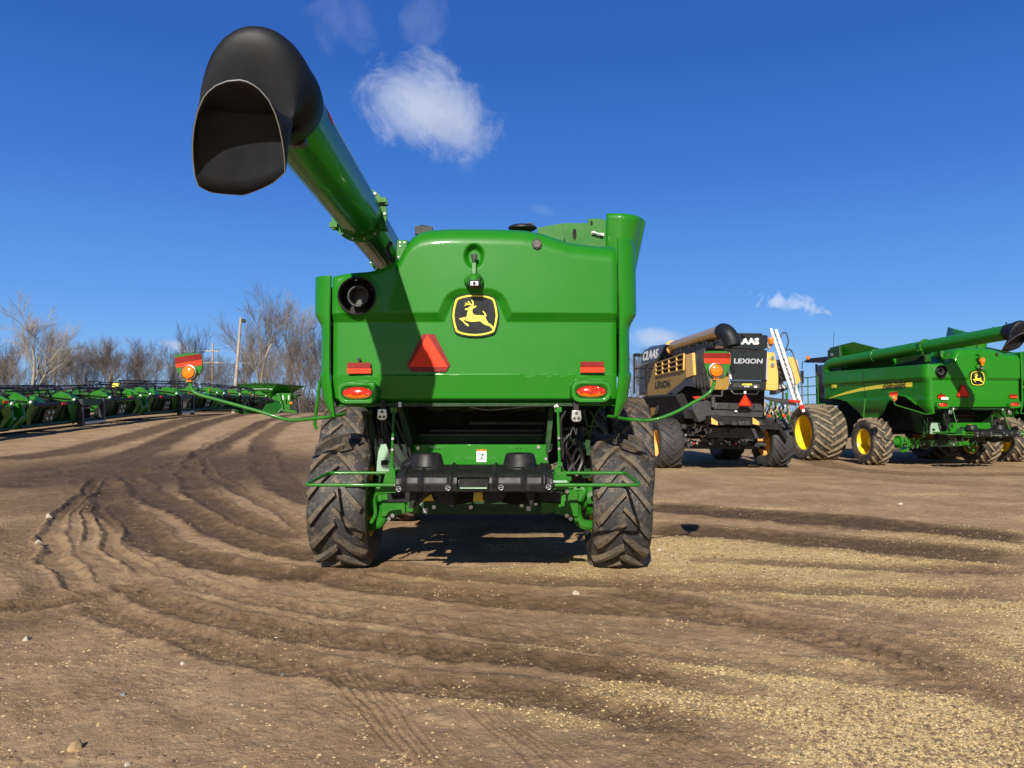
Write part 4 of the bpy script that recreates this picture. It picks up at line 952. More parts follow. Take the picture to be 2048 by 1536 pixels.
def pebbles(name, N, smin, smax, mat, ymin, ymax, thr, seed):
    rs = np.random.RandomState(seed); u = rs.rand(N*4); y = 1/(1/ymin+(1/ymax-1/ymin)*u); y = np.where(rs.rand(N*4) < .35, ymin+(ymax-ymin)*rs.rand(N*4)**1.3, y)
    x = (rs.rand(N*4)*2-1)*.82*(y+.6); g = gsample(x, y, GRAV); w = gsample(x, y, WET_DARK)
    cl = fbm(x*2.1+seed, y*2.1, 3)
    p = (thr+g*1.2+.55*np.clip(cl*4-2.6, 0, 1))*(1-.75*w); k = np.where(rs.rand(N*4) < p)[0][:N]; x = x[k]; y = y[k]; n = len(k)
    z = gsample(x, y); s = smin+(smax-smin)*rs.rand(n)**3.2; s = s*np.clip(.8+y*.03, 1, 1.8)
    base = np.array([[1, 0, 0], [.3, .95, 0], [-.8, .55, .05], [-.75, -.6, 0], [.35, -.9, 0], [.15, .1, .8], [-.3, -.15, .7], [.5, .3, .62]])
    fc = np.array([[0, 1, 7], [1, 2, 5], [1, 5, 7], [2, 3, 6], [2, 6, 5], [3, 4, 6], [4, 0, 7], [4, 7, 5], [4, 5, 6]])
    a = rs.rand(n)*6.283; V = base[None]*(1+.35*(rs.rand(n, 8, 1)-.5)); sc = np.stack([s*(.8+.6*rs.rand(n)), s*(.6+.4*rs.rand(n)), s*(.45+.4*rs.rand(n))], -1)
    V = V*sc[:, None, :]; ca, sa = np.cos(a)[:, None], np.sin(a)[:, None]
    vx = V[..., 0]*ca-V[..., 1]*sa+x[:, None]; vy = V[..., 0]*sa+V[..., 1]*ca+y[:, None]; vz = V[..., 2]+z[:, None]-s[:, None]*.12
    co = np.stack([vx, vy, vz], -1).reshape(-1, 3).astype(np.float32); fi = (fc[None]+(np.arange(n)*8)[:, None, None]).reshape(-1, 3)
    me = bpy.data.meshes.new(name); me.vertices.add(len(co)); me.vertices.foreach_set('co', co.ravel()); me.loops.add(fi.size); me.loops.foreach_set('vertex_index', fi.ravel().astype(np.int32))
    me.polygons.add(len(fi)); me.polygons.foreach_set('loop_start', (np.arange(len(fi))*3).astype(np.int32)); me.polygons.foreach_set('loop_total', np.full(len(fi), 3, np.int32)); me.update()
    me.materials.append(mat); o = bpy.data.objects.new(name, me); COL.objects.link(o); tag(o, kind='stuff'); return o
def pebmat(name, cols):
    m, t, b = newmat(name); g = t.n('ShaderNodeNewGeometry').outputs['Random Per Island']
    st = [(i/(len(cols)-1), c) for i, c in enumerate(cols)]; t.l(t.ramp(g, st), b.inputs['Base Color']); b.inputs['Roughness'].default_value = .8; return m
pebbles('gravel', 85000, .0035, .015, pebmat('gravel_stone', [(.62, .45, .21), (.50, .34, .15), (.68, .54, .30), (.44, .30, .13), (.58, .41, .17), (.34, .26, .17), (.66, .49, .24)]), 3.2, 16, .02, 5)
pebbles('soil_clods', 26000, .004, .024, pebmat('soil_clod', [(.20, .13, .07), (.28, .19, .11), (.14, .09, .05), (.24, .16, .09)]), 3.2, 16, .08, 9)
# single stones one can point at
ROCKS = [(97, 1037, .10, 'stone', 'pale grey lump of rock at the left, farthest of the big stones'),
         (77, 1086, .085, 'stone', 'pale rounded rock at the left edge of the ruts, nearer than the grey lump'),
         (155, 1493, .066, 'stonetan', 'orange-tan rock in the bottom left foreground, largest of the near stones'),
         (53, 1279, .05, 'stone', 'pale stone half sunk in the mud at the left edge of the picture'),
         (365, 1328, .030, 'stone', 'cream pebble alone on smooth mud left of the picture centre'),
         (566, 1352, .028, 'stonegrey', 'small grey stone on smooth mud between the tread prints and the cream pebble'),
         (255, 1526, .028, 'stone', 'small white stone at the very bottom edge right of the orange-tan rock'),
         (247, 1392, .026, 'stonegrey', 'dark slate stone in the gravel patch at bottom left'),
         (1152, 1190, .06, 'stone', 'pale crumbled stone in front of the right rear tyre'),
         (1318, 1100, .05, 'stone', 'small white stone right of the right rear tyre'),
         (1800, 1010, .06, 'stone', 'pinkish pale stone on the gravel in front of the right-hand combines')]
def rock(px, py, s, mt, label, i):
    x, y = gp(px, py); s *= .82; rs = random.Random(i*7+1); mb = MB(); mb.sphere((0, 0, 0), 1, 12, (1, .8, .7))
    ks = [(Vector((rs.uniform(-1, 1), rs.uniform(-1, 1), rs.uniform(-.3, 1))).normalized(), rs.uniform(.35, .75)) for _ in range(14)]
    out = []
    for v in mb.v:
        p = Vector(v)
        for nrm, d in ks:
            e = p.dot(nrm)-d
            if e > 0: p = p-nrm*e*.9
        out.append(tuple(p*s))
    mb.v = out; o = mb.build('rock', M[mt], None, smooth=25, loc=(x, y, zat(x, y)+s*.12)); o.rotation_euler = (0, 0, rs.uniform(0, 6)); tag(o, label, 'rock', 'single stones lying on the yard')
for i, r_ in enumerate(ROCKS): rock(*r_, i)
# ================================================================== the other green combines
WRIM = rim_mesh('wide_rim', 1.22, .60, M['yellow'], .45, -1)
WTYR = tyre_mesh('wide_tyre', .99, 1.25, .60, 20, .05, M['tyremud'], -1, ang=.75, lw=.075)
TYV = tyre_mesh('rear_tyre_v', .765, .66, .40, 16, .05, M['tyremud'], -1, ang=1.2)
RIMV = rim_mesh('rear_rim_v', .66, .40, M['yellow'], .30, -1); RIMV2 = rim_mesh('rear_rim_v_right', .66, .40, M['yellow'], .30, 1)
def beacon_child(root):
    mb = MB(); c = Q(948, 530, -1.16); mb.lathe([(-.10, .04), (-.03, .05), (0, .075), (.03, .08), (.10, .07), (.13, .03), (.135, 0)], 18, 'z', c); return mb.build('beacon', M['amber'], root)
def green_copy(x, y, label):
    r = copy_tree(MAIN); r.location = (x, y, 0); r.rotation_euler = (0, 0, R(8)); r['label'] = label
    for ch in list(r.children):
        if ch.name.startswith('wheel'):
            for g in list(ch.children): bpy.data.objects.remove(g)
            bpy.data.objects.remove(ch)
        elif ch.name.split('.')[0] in ('rear_axle', 'axle_bracket', 'guard_pipe'): ch.location.y += 1.0
    beacon_child(r)
    for ch in r.children:
        if ch.name.startswith('unloading_auger'): k = .82; ch.scale = (k, 1, k); ch.rotation_euler = (-.06, 0, 0); ch.location = ((1-k)*-1.35, 0, (1-k)*3.75-.18)
    mb = MB(); mb.bb(-1.2, -.98, -.97, -.955, 2.03, 2.10); mb.build('white_sticker', M['white'], r)
    for xx, rm in ((-1.95, RIMV), (1.78, RIMV2)): wheel(r, rm, TYV, (xx, 1.25, .735), R(-3))
    wheel(r, WRIM, WTYR, (-2.28, 3.9, .95)); wheel(r, WRIM, WTYR, (2.28, 3.9, .95))
    return r
green_copy(13.5, 23.3, 'second green combine with an amber beacon, parked right of the black and gold one')
green_copy(18.9, 24.9, 'green combine cut off by the right edge of the picture, behind the second one')

# ================================================================== black and gold combine
CF = Frame(6.35, 23.2, 0, R(8))
def zc(zx, zy): return (1250+zx*.21488, 620+zy*.21484)
def CS(zx, zy, x=-1.5): return CF.hit(*zc(zx, zy), 'x', x)
def CR(zx, zy, y=-2.1): return CF.hit(*zc(zx, zy), 'y', y)
def cplate(name, pts, mat, parent, fn=CR, k=-2.1, th=.05, bevel=.01, off=None):
    mb = MB(); mb.slab([fn(a, b, k) for a, b in pts], off or ((0, th, 0) if fn is CR else (th, 0, 0))); return mb.build(name, M[mat], parent, bevel=bevel)
def gold_combine():
    r = CF.root('combine_harvester', 'black and gold combine with a golden unloading tube and a white ladder', 'combine harvester')
    # side wall
    side = [(275, 490), (630, 398), (634, 606), (560, 642), (420, 765), (330, 855), (298, 960), (240, 992), (232, 865), (178, 800), (235, 640)]
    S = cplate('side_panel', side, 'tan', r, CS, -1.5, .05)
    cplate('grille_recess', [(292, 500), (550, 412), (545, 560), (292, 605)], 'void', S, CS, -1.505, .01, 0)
    for k, (a, b) in enumerate([((285, 498), (552, 407)), ((285, 535), (550, 455)), ((285, 572), (548, 505)), ((285, 612), (545, 558)), ((290, 498), (290, 608)), ((350, 475), (350, 592)), ((410, 455), (410, 577)), ((482, 432), (482, 565)), ((550, 407), (545, 560))]):
        mb = MB(); mb.bar(CS(*a, -1.53), CS(*b, -1.53), .045, .05, (1, 0, 0)); mb.build('grille_bar', M['tan' if k < 4 else 'tanlight'], S, bevel=.008)
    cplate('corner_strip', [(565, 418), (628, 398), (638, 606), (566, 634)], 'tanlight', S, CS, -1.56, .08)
    cplate('arch_trim', [(636, 608), (640, 716), (560, 708), (462, 802), (430, 770), (330, 855), (298, 962), (270, 975), (300, 850), (400, 765), (560, 645)], 'charcoal', S, CS, -1.53, .06)
    t0 = CS(345, 695, -1.515); text('model_name', 'LEXION', M['logoblack'], S, t0, (R(90), 0, R(-90)), .30, .003, .15, .006, 1.35)
    # cab
    cab = cplate('cab', [(130, 520), (275, 480), (235, 640), (178, 790), (130, 800)], 'glass', r, CS, -1.48, 1.9)
    cplate('cab_roof', [(140, 515), (170, 375), (240, 335), (365, 318), (300, 470), (275, 485)], 'blue', cab, CS, -1.5, 2.2, .04)
    text('maker_name', 'CLAAS', M['white'], cab, CS(228, 425, -1.512), (R(90), 0, R(-90)), .40, .003, .35, .012, 1.3)
    mb = MB(); mb.tube([CS(120, 410, -1.7), CS(85, 410, -1.7), CS(85, 560, -1.7), CS(85, 780, -1.7)], .03, 6)
    for a in (150, 205): mb.tube([CS(a, 545, -1.75), CS(a, 780, -1.75)], .02, 6)
    mb.tube([CS(85, 545, -1.75), CS(205, 545, -1.75)], .02, 6); mb.tube([CS(85, 620, -1.75), CS(205, 640, -1.75)], .02, 6); mb.build('cab_rail', M['black'], cab)
    mb = MB(); mb.slab([CS(*p, -1.6) for p in ((85, 405), (140, 405), (140, 435), (85, 435))], (.2, 0, 0)); mb.build('mirror', M['black'], cab, bevel=.02)
    # louvred corner between side and rear
    A, B, C_, D_ = CS(634, 398), CS(636, 718), CR(795, 752), CR(740, 350)
    P = []
    for i in range(41):
        t = i/40; q = 1 if (i//4) % 2 else 0
        top = A.lerp(D_, t); bot = B.lerp(C_, t); o = Vector((-.03, -.03, 0))*q*(1 if 4 < i < 36 else 0); P.append([bot+(top-bot)*s+o*(1 if s < .85 else 0) for s in np.linspace(0, 1, 8)])
    mb = MB(); mb.grid(P[::-1]); L = mb.build('louvre_panel', M['charcoal'], r, smooth=30); solid(L, .04, 0)
    # rear face
    cplate('rear_panel', [(972, 392), (1322, 396), (1318, 655), (985, 650)], 'claasblack', r)
    rp = r.children[-1]
    text('model_name', 'LEXION', M['silver'], rp, CR(1145, 478, -2.115), (R(90), 0, 0), .185, .004, .12, .006, 1.3)
    cplate('rear_lower_panel', [(985, 654), (1318, 659), (1308, 745), (960, 745)], 'claasblack', r, CR, -2.08)
    lp = r.children[-1]
    cplate('panel_frame', [(1020, 682), (1245, 686), (1270, 728), (1002, 722)], 'charcoal', lp, CR, -2.13, .03)
    text('dealer_name', 'ALTORFER', M['logoyellow'], lp, CR(1135, 694, -2.14), (R(90), 0, 0), .062, .003, 0, .004, 1)
    text('dealer_maker', 'CLAAS', M['white'], lp, CR(1133, 712, -2.14), (R(90), 0, 0), .050, .003, 0, .002, 1)
    cplate('white_sticker', [(1202, 704), (1230, 705), (1230, 724), (1202, 723)], 'white', lp, CR, -2.14, .01, 0)
    cplate('left_corner_panel', [(790, 540), (905, 505), (965, 540), (972, 700), (942, 745), (796, 740)], 'tan', r, CR, -2.06)
    cplate('chrome_strip', [(972, 535), (998, 640), (985, 645), (955, 575)], 'white', r.children[-1], CR, -2.14, .03)
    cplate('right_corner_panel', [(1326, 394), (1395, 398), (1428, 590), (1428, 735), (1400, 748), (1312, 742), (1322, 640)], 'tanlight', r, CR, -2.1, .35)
    rc = r.children[-1]
    cplate('chrome_strip', [(1318, 450), (1330, 450), (1326, 655), (1312, 650)], 'silver', rc, CR, -2.12, .03, 0)
    mb = MB()
    for c in ((1370, 446), (1370, 512)):
        mb = MB(); disc(mb, CR(*c, -2.11), .055, .03, 16); mb.build('round_lamp', M['steel'], rc)
    # engine cover above
    cplate('engine_cover', [(1050, 222), (1330, 235), (1330, 345), (1290, 372), (1010, 360), (880, 330), (760, 350), (760, 300), (870, 240)], 'claasblack', r, CR, -1.5, 2.2, .02)
    ec = r.children[-1]
    text('maker_name', 'CLAAS', M['white'], ec, CR(1115, 293, -1.515), (R(90), 0, 0), .235, .004, 0, .013, 1.2)
    cplate('top_box', [(1060, 212), (1275, 215), (1285, 232), (1060, 228)], 'charcoal', ec, CR, -1.3, .8, .02)
    cplate('rain_cap', [(1095, 225), (1130, 225), (1125, 250), (1102, 250)], 'black', ec, CR, -1.6, .1)
    cplate('deck', [(735, 352), (1320, 372), (1320, 398), (735, 398)], 'black', r, CR, -1.9, 1.2, 0)
    mb = MB()
    for i in range(16):
        a = 300+i*36; y0 = 470-i*8.5; mb.tube(smoothpath([CS(a, y0-10, -1.3), CS(a+18, y0-45-(i % 3)*9, -1.2), CS(a+40, y0-22, -1.3)], 3), .02, 5)
    for i in range(9): mb.box(CS(480+i*40, 400-i*9, -1.25), (.15, .22, .16+.1*(i % 2)))
    mb.build('deck_fittings', M['black'], r)
    # unloading tube
    a, b = CS(318, 388, -1.15), CS(868, 212, -1.15); mb = MB(); mb.tube([a.lerp(b+(b-a).normalized()*.25, t) for t in np.linspace(0, 1, 8)], .185, 28); T = mb.build('unloading_auger', M['tantube'], r)
    mb = MB(); d = (b-a).normalized(); q = d.to_track_quat('X', 'Z').to_matrix()
    for t in (.24, .27, .01):
        bb = MB(); bb.lathe([(-.02, .18), (-.02, .22), (.02, .22), (.02, .18)], 28, 'x'); mb.add([tuple(q @ Vector(p)+a.lerp(b, t)) for p in bb.v], bb.f)
    mb.build('tube_band', M['tanlight'], T)
    mb = MB(); path = smoothpath([b+d*.20, b+d*.34, CR(955, 222, b.y-.55), CR(985, 270, b.y-.62), CR(1003, 335, b.y-.65)], 6)
    mb.tube(path, [.19+.02*min(1, i/8) for i in range(len(path))], 28, caps=False); sp = mb.build('spout', M['rubberblack'], T, smooth=60); solid(sp, .012, 0)
    # dark underside
    C = 'charcoal'; K = 'void'
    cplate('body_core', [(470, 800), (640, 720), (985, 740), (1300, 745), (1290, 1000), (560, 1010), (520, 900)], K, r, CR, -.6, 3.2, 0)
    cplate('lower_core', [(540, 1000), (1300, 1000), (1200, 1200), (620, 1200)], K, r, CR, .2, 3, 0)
    cplate('chopper_cover', [(845, 862), (1270, 872), (1285, 905), (1285, 1002), (1180, 1000), (800, 985), (838, 905)], C, r, CR, -2.0, .5, .02)
    cc = r.children[-1]
    cplate('cover_ridge', [(838, 905), (1283, 925), (1283, 940), (830, 920)], C, cc, CR, -2.06, .05)
    cplate('chopper_cheek', [(745, 835), (830, 860), (838, 900), (800, 1005), (690, 1045), (625, 925), (645, 850)], C, r, CR, -1.9, .35, .02)
    cplate('spreader_deck', [(800, 985), (1200, 1005), (1395, 1030), (1395, 1085), (1250, 1075), (1050, 1068), (810, 1065)], 'black', r, CR, -2.3, .5)
    sd = r.children[-1]
    for x0 in (805, 1190): cplate('gold_vane', [(x0, 1000), (x0+60, 1040), (x0+62, 1075), (x0, 1062)], 'tanlight', sd, CR, -2.34, .03)
    for x0 in (880, 1000, 1060, 1090, 1130, 1250): cplate('steel_vane', [(x0, 1035), (x0+18, 1030), (x0+50, 1072), (x0, 1072)], C, sd, CR, -2.33, .03)
    mb = MB(); mb.tube([CR(988, 750, -2.2), CR(1015, 780, -2.25), CR(1225, 785, -2.25), CR(1245, 755, -2.2)], .015, 6); mb.build('tow_bar', M['charcoal'], r)
    mb = MB(); mb.tube([CR(970, 870, -2.1), CR(990, 890, -2.15), CR(1200, 895, -2.15), CR(1215, 870, -2.1)], .012, 6); mb.build('cover_handle', M['charcoal'], cc)
    mb = MB(); mb.slab([CR(*p, -2.3) for p in ((1112, 782), (1122, 782), (1190, 880), (1180, 898), (1065, 896), (1052, 882))], (0, .01, 0)); s = mb.build('slow_moving_sign', M['red'], r)
    mb = MB(); mb.slab([CR(*p, -2.31) for p in ((1117, 790), (1174, 888), (1062, 888))], (0, .01, 0)); mb.build('bright_triangle', M['orange'], s)
    cplate('sign_bracket', [(1108, 755), (1128, 755), (1128, 778), (1108, 778)], 'white', r, CR, -2.2, .02, 0)
    cplate('white_tag', [(1022, 935), (1045, 936), (1045, 950), (1022, 949)], 'white', cc, CR, -2.08, .01, 0)
    # axle and running gear
    mb = MB(); mb.bar(CR(520, 1255, 0), CR(1290, 1262, 0), .25, .22); mb.build('rear_axle', M['black'], r, bevel=.02)
    mb = MB()
    rs = random.Random(5)
    for i in range(34):
        a = CR(rs.uniform(560, 1280), rs.uniform(1090, 1270), rs.uniform(-.6, .3)); mb.box(a, (rs.uniform(.05, .3), .1, rs.uniform(.04, .14)), Matrix.Rotation(rs.uniform(-.5, .5), 3, 'Y'))
    mb.bar(CR(530, 1075, -.8), CR(780, 1080, -.8), .05, .07); mb.bar(CR(760, 1140, -.5), CR(1290, 1150, -.5), .1, .3)
    mb.build('running_gear', M['charcoal'], r)
    mb = MB()
    for i in range(26):
        a = CR(rs.uniform(560, 800), rs.uniform(1060, 1250), -.85); mb.box(a, (.04, .04, rs.uniform(.03, .10)), Matrix.Rotation(rs.uniform(-1, 1), 3, 'Y'))
    for i in range(12): mb.box(CR(rs.uniform(780, 1180), rs.uniform(1195, 1255), -.7), (.05, .03, .03))
    mb.build('bright_fittings', M['gal'], r)
    mb = MB()
    for p in ((640, 1240), (1030, 1243)):
        mb = MB(); disc(mb, CR(*p, -.8), .03, .03, 12); mb.build('red_lamp', M['redlens'], r)
    # right hand side : lamp boom, raised panel, access ladder, rails
    cplate('lamp_boom', [(1310, 805), (1400, 820), (1520, 830), (1600, 870), (1600, 892), (1400, 862), (1310, 828)], 'charcoal', r, CR, -1.9, .08)
    lb = r.children[-1]
    cplate('boom_lamp', [(1530, 832), (1640, 842), (1632, 868), (1530, 858)], 'redlens', lb, CR, -1.95, .05)
    mb = MB(); disc(mb, CR(1636, 904, -1.95), .07, .08, 20); mb.build('round_tail_lamp', M['redlens'], lb)
    cplate('left_lamp', [(630, 806), (700, 800), (745, 815), (745, 832), (650, 830)], 'redlens', r, CR, -2.0, .05)
    mb = MB(); mb.tube([CR(745, 800, -2.0), CR(900, 802, -2.0)], .03, 8); mb.tube([CR(905, 745, -2.0), CR(903, 800, -2.0)], .03, 8); mb.tube([CR(820, 810, -2.0), CR(822, 905, -2.0)], .06, 8); mb.build('boom_stay', M['charcoal'], r)
    cplate('raised_side_panel', [(1508, 435), (1570, 440), (1605, 470), (1640, 655), (1600, 700), (1585, 680), (1540, 560)], 'tanlight', r, CR, .4, .06)
    cplate('engine_side', [(1400, 470), (1500, 450), (1560, 560), (1570, 660), (1470, 660), (1520, 740), (1400, 790), (1420, 600)], 'charcoal', r, CR, -.9, .4, .02)
    cplate('white_notice', [(1440, 685), (1495, 683), (1495, 730), (1440, 735)], 'white', r, CR, -.95, .02)
    mb = MB(); rails = [((1352, 172), (1575, 870)), ((1398, 186), (1665, 950))]
    A0, A1 = CR(1355, 172, -1.25), CR(1590, 880, -1.75); B0, B1 = CR(1402, 182, -1.25), CR(1662, 950, -1.75)
    mb = MB(); mb.bar(A0, A1, .075, .05, (0, 1, 0)); L = mb.build('access_ladder', M['white'], r, bevel=.004)
    mb = MB(); mb.bar(B0, B1, .075, .05, (0, 1, 0)); mb.build('ladder_stile', M['white'], L, bevel=.004)
    mb = MB()
    for i in range(15): mb.bar(A0.lerp(A1, .05+i*.06), B0.lerp(B1, .07+i*.062), .035, .04, (0, 1, 0))
    mb.build('ladder_rung', M['gal'], L)
    mb = MB()
    mb.tube(smoothpath([CR(1370, 240, -1.2), CR(1395, 232, -1.2), CR(1430, 260, -1.2), CR(1500, 420, -1.4), CR(1575, 640, -1.6), CR(1585, 800, -1.7)], 5), .018, 6)
    mb.tube(smoothpath([CR(1446, 262, -1.2), CR(1460, 222, -1.2), CR(1500, 218, -1.2), CR(1520, 300, -1.2), CR(1495, 375, -1.2)], 5), .02, 6)
    mb.tube(smoothpath([CR(1490, 380, -1.2), CR(1530, 368, -1.2), CR(1560, 400, -1.2), CR(1600, 520, -1.3), CR(1645, 690, -1.4), CR(1650, 860, -1.5)], 5), .02, 6)
    mb.tube([CR(1470, 760, -1.5), CR(1472, 930, -1.5)], .03, 6)
    mb.build('hand_rail', M['charcoal'], r)
    mb = MB(); mb.lathe([(-.10, .06), (-.06, .075), (.03, .095), (.09, .07), (.11, 0)], 18, 'z', CR(1358, 285, -1.3)); mb.build('beacon', M['amber'], r)
    cplate('beacon_mount', [(1328, 300), (1375, 305), (1380, 335), (1340, 370), (1328, 350)], 'gal', r, CR, -1.25, .06)
    # mudguard and wheels
    cplate('mudguard', [(1250, 1075), (1395, 1040), (1440, 1060), (1520, 1180), (1500, 1220), (1440, 1120), (1320, 1110), (1280, 1150)], 'black', r, CR, -.95, .3, .02)
    rm = rim_mesh('gold_rim', .68, .40, M['tanlight'], .3, 1); rm2 = rim_mesh('gold_rim_left', .68, .40, M['tanlight'], .3, -1)
    ty = tyre_mesh('clean_tyre', .77, .72, .40, 15, .045, M['tyreclean'], -1, ang=1.15, lw=.055)
    wheel(r, rm2, ty, (-1.78, 0, .745), 0); wheel(r, rm, ty, (1.62, 0, .745), R(4))
    fr = rim_mesh('gold_front_rim', .8, .5, M['tanlight'], .3, -1); ft = tyre_mesh('clean_front_tyre', .98, .8, .5, 20, .05, M['tyreclean'], -1)
    wheel(r, fr, ft, (-1.8, 3.8, .95)); wheel(r, fr, ft, (1.8, 3.8, .95))
    return r
gold_combine()
# green folded implement glimpsed between the two combines
IF = Frame(9.5, 28.2, 0, R(8))
def IR(zx, zy, y=0): return IF.hit(*zc(zx, zy), 'y', y)
def implement():
    r = IF.root('field_implement', 'green implement with coiled hoses glimpsed between the gold combine and the second green combine', 'farm implement')
    def pl(nm, pts, mt, y=0, th=.1, par=None):
        mb = MB(); mb.slab([IR(a, b, y) for a, b in pts], (0, th, 0)); return mb.build(nm, M[mt], par or r, bevel=.01)
    f = pl('frame_upright', [(1355, 850), (1372, 850), (1375, 1000), (1352, 1000)], 'green2'); pl('frame_upright', [(1405, 840), (1420, 845), (1425, 1010), (1405, 1010)], 'green2')
    pl('side_plate', [(1420, 930), (1480, 930), (1480, 1060), (1462, 1075), (1410, 1020)], 'green2', -.1)
    pl('toolbar', [(1290, 960), (1500, 955), (1500, 985), (1290, 990)], 'green2', .1, .2); pl('toolbar', [(1500, 770), (1514, 770), (1530, 900), (1516, 900)], 'green2', .1)
    pl('stand_leg', [(1300, 985), (1315, 985), (1318, 1290), (1300, 1290)], 'green2', .1)
    pl('stand_leg', [(1530, 985), (1540, 985), (1545, 1290), (1530, 1290)], 'green2', .1)
    cols = ['stonetan', 'barkdark', 'black', 'stonetan', 'gal', 'black']
    for i in range(13):
        x0 = 1295+i*19; mb = MB(); h = 920+(i*37) % 60
        mb.tube([IR(x0+9*math.sin(t*9), 850+(i % 4)*18+t*130, -.2+.05*math.cos(t*9)) for t in np.linspace(0, 1, 30)], .03, 5); mb.build('coiled_hose', M[cols[i % 6]], r)
    for a, b in ((1520, 1110), (1520, 1160), (1345, 985), (1485, 985)): pl('red_marker', [(a-15, b-9), (a+14, b-9), (a+14, b+9), (a-15, b+9)], 'orange', -.3, .05)
    mb = MB(); mb.slab([IR(*p, -.6) for p in ((1498, 1022), (1508, 1022), (1532, 1068), (1526, 1076), (1478, 1076), (1473, 1068))], (0, .01, 0)); mb.build('sign_back', M['gal'], r)
implement()
# ================================================================== row of harvest headers on the left
def header_parts(root, L=9.6):
    h = L/2; rs = random.Random(2)
    def part(nm, mb, mt, par=None, bevel=0): return mb.build(nm, M[mt], par or root, bevel=bevel)
    mb = MB(); mb.tube([(-h, -.95, 1.22), (h, -.95, 1.22)], .085, 10); F_ = part('top_beam', mb, 'black')
    mb = MB(); mb.tube([(-h, -.8, .38), (h, -.8, .38)], .09, 10); part('lower_beam', mb, 'dgreen')
    for s in (-1, 1):
        P = [(s*.95, -.9, 1.12), (s*h, -.9, 1.12), (s*h, -.55, .35), (s*.95, -.55, .35)]
        mb = MB(); mb.slab(P if s > 0 else P[::-1], (0, .06, 0)); sh = part('back_sheet', mb, 'dgreen')
        for k in range(7):
            x = s*(1.4+k*.55); mb = MB(); mb.bar((x, -.92, 1.1), (x+s*.05, -.62, .38), .05, .07, (0, 1, 0)); part('sheet_rib', mb, 'dgreen', sh)
        mb = MB(); mb.slab([(s*3.0-.35, -.965, 1.0), (s*3.0+.35, -.965, 1.0), (s*3.0+.32, -.80, .45), (s*3.0-.32, -.80, .45)], (0, .03, 0)); bd = part('storage_box', mb, 'charcoal')
        for i in range(2):
            for j in range(2):
                mb = MB(); mb.box((s*3.0-.15+i*.3, -.975+.08*j, .88-.25*j), (.14, .01, .11)); part('box_label', mb, 'greenpale', bd)
        # end shield
        mb = MB(); x = s*(h+.08); mb.slab([(x, -.95, 1.28), (x, -.5, 1.42), (x, .6, 1.2), (x, 1.0, .5), (x, .4, .22), (x, -.7, .28), (x, -1.05, .7)], (-s*.16, 0, 0)); es = part('end_shield', mb, 'green', bevel=.04)
        mb = MB(); mb.bar((x+s*.02, -1.02, .8), (x+s*.04, -.6, .34), .06, .12, (1, 0, 0)); part('shield_brace', mb, 'greenpale', es)
        mb = MB(); mb.slab([(s*(h-.75), -1.02, 1.2), (s*(h-.3), -1.06, 1.3), (s*(h-.05), -1.02, .9), (s*(h-.5), -.8, .3), (s*(h-.7), -.8, .3), (s*(h-.45), -.98, .85)], (0, .06, 0)); part('end_frame', mb, 'green2', bevel=.01)
        # drive shield beside the opening
        mb = MB(); mb.slab([(s*1.0, -1.0, 1.25), (s*1.9, -1.02, 1.25), (s*1.75, -1.0, .95), (s*1.15, -.85, .25), (s*1.0, -.8, .25)], (0, .05, 0)); part('drive_shield', mb, 'green2' if s < 0 else 'dgreen', bevel=.01)
    # centre adaptor
    mb = MB(); mb.bb(-.95, -.82, -1.15, -.9, .12, 1.35); a = part('adaptor_post', mb, 'charcoal', bevel=.01); mb = MB(); mb.bb(.82, .95, -1.15, -.9, .12, 1.35); part('adaptor_post', mb, 'charcoal', bevel=.01)
    mb = MB(); mb.bb(-.82, .82, -1.1, -.95, 1.05, 1.33); part('adaptor_beam', mb, 'dgreen', bevel=.01)
    mb = MB(); mb.bb(-.82, .82, -1.2, -.9, .22, .34); part('foot_plate', mb, 'gal', bevel=.01)
    mb = MB(); mb.bb(-.85, .85, -.5, -.45, .3, 1.1); part('feed_opening', mb, 'void')
    for k in range(5):
        mb = MB(); mb.tube(smoothpath([(-.6+k*.05, -1.0, .95), (-.2+k*.07, -1.12, 1.0-.03*k), (.15+.06*k, -1.15, .75), (.05+.04*k, -1.1, .5+.03*k), (-.3, -1.0, .45)], 5), .022, 6); part('hydraulic_hose', mb, 'gal' if k % 2 else 'black')
    # reel arms and cylinders, green knuckles on top
    for x in (-h+.25, -1.5, 1.5, h-.25):
        mb = MB(); mb.slab([(x, -1.05, 1.2), (x, -.95, 1.5), (x, -.55, 1.72), (x, -.3, 1.66), (x, -.15, 1.55), (x, .7, 1.62), (x, .7, 1.5), (x, -.25, 1.35), (x, -.7, 1.25)], (.14, 0, 0)); ar = part('reel_arm', mb, 'green2', bevel=.02)
        mb = MB(); mb.bar((x+.1, -1.0, 1.33), (x+.7, -.8, 1.42), .08, .10); part('arm_link', mb, 'green2', ar)
        mb = MB(); mb.tube([(x-.05, -.95, 1.38), (x-.05, .3, 1.50)], .03, 6); part('lift_cylinder', mb, 'black', ar)
        mb = MB(); mb.sphere((x+.07, -1.05, 1.36), .06, 8); part('end_cap', mb, 'white', ar)
    for c, w in ((-1.5, .9), (h-.8, 1.0), (-h+.9, .8)):
        mb = MB(); mb.slab([(c, -.9, 1.28), (c+w, -.9, 1.28), (c+w*.85, -.7, 1.50), (c+w*.3, -.7, 1.60)], (0, .25, 0)); part('gear_cover', mb, 'green2', bevel=.03)
    for k, x in enumerate((-2.2, .9, 3.6)):
        mb = MB(); mb.box((x, -1.06, 1.22+.05*k), (.30, .03, .09)); part('amber_reflector' if k == 1 else 'red_reflector', mb, 'orange')
    # reel
    cy, cz, rr = .35, 1.45, .50
    mb = MB(); mb.tube([(-h+.3, cy, cz), (h-.3, cy, cz)], .07, 8); reel = part('reel', mb, 'black')
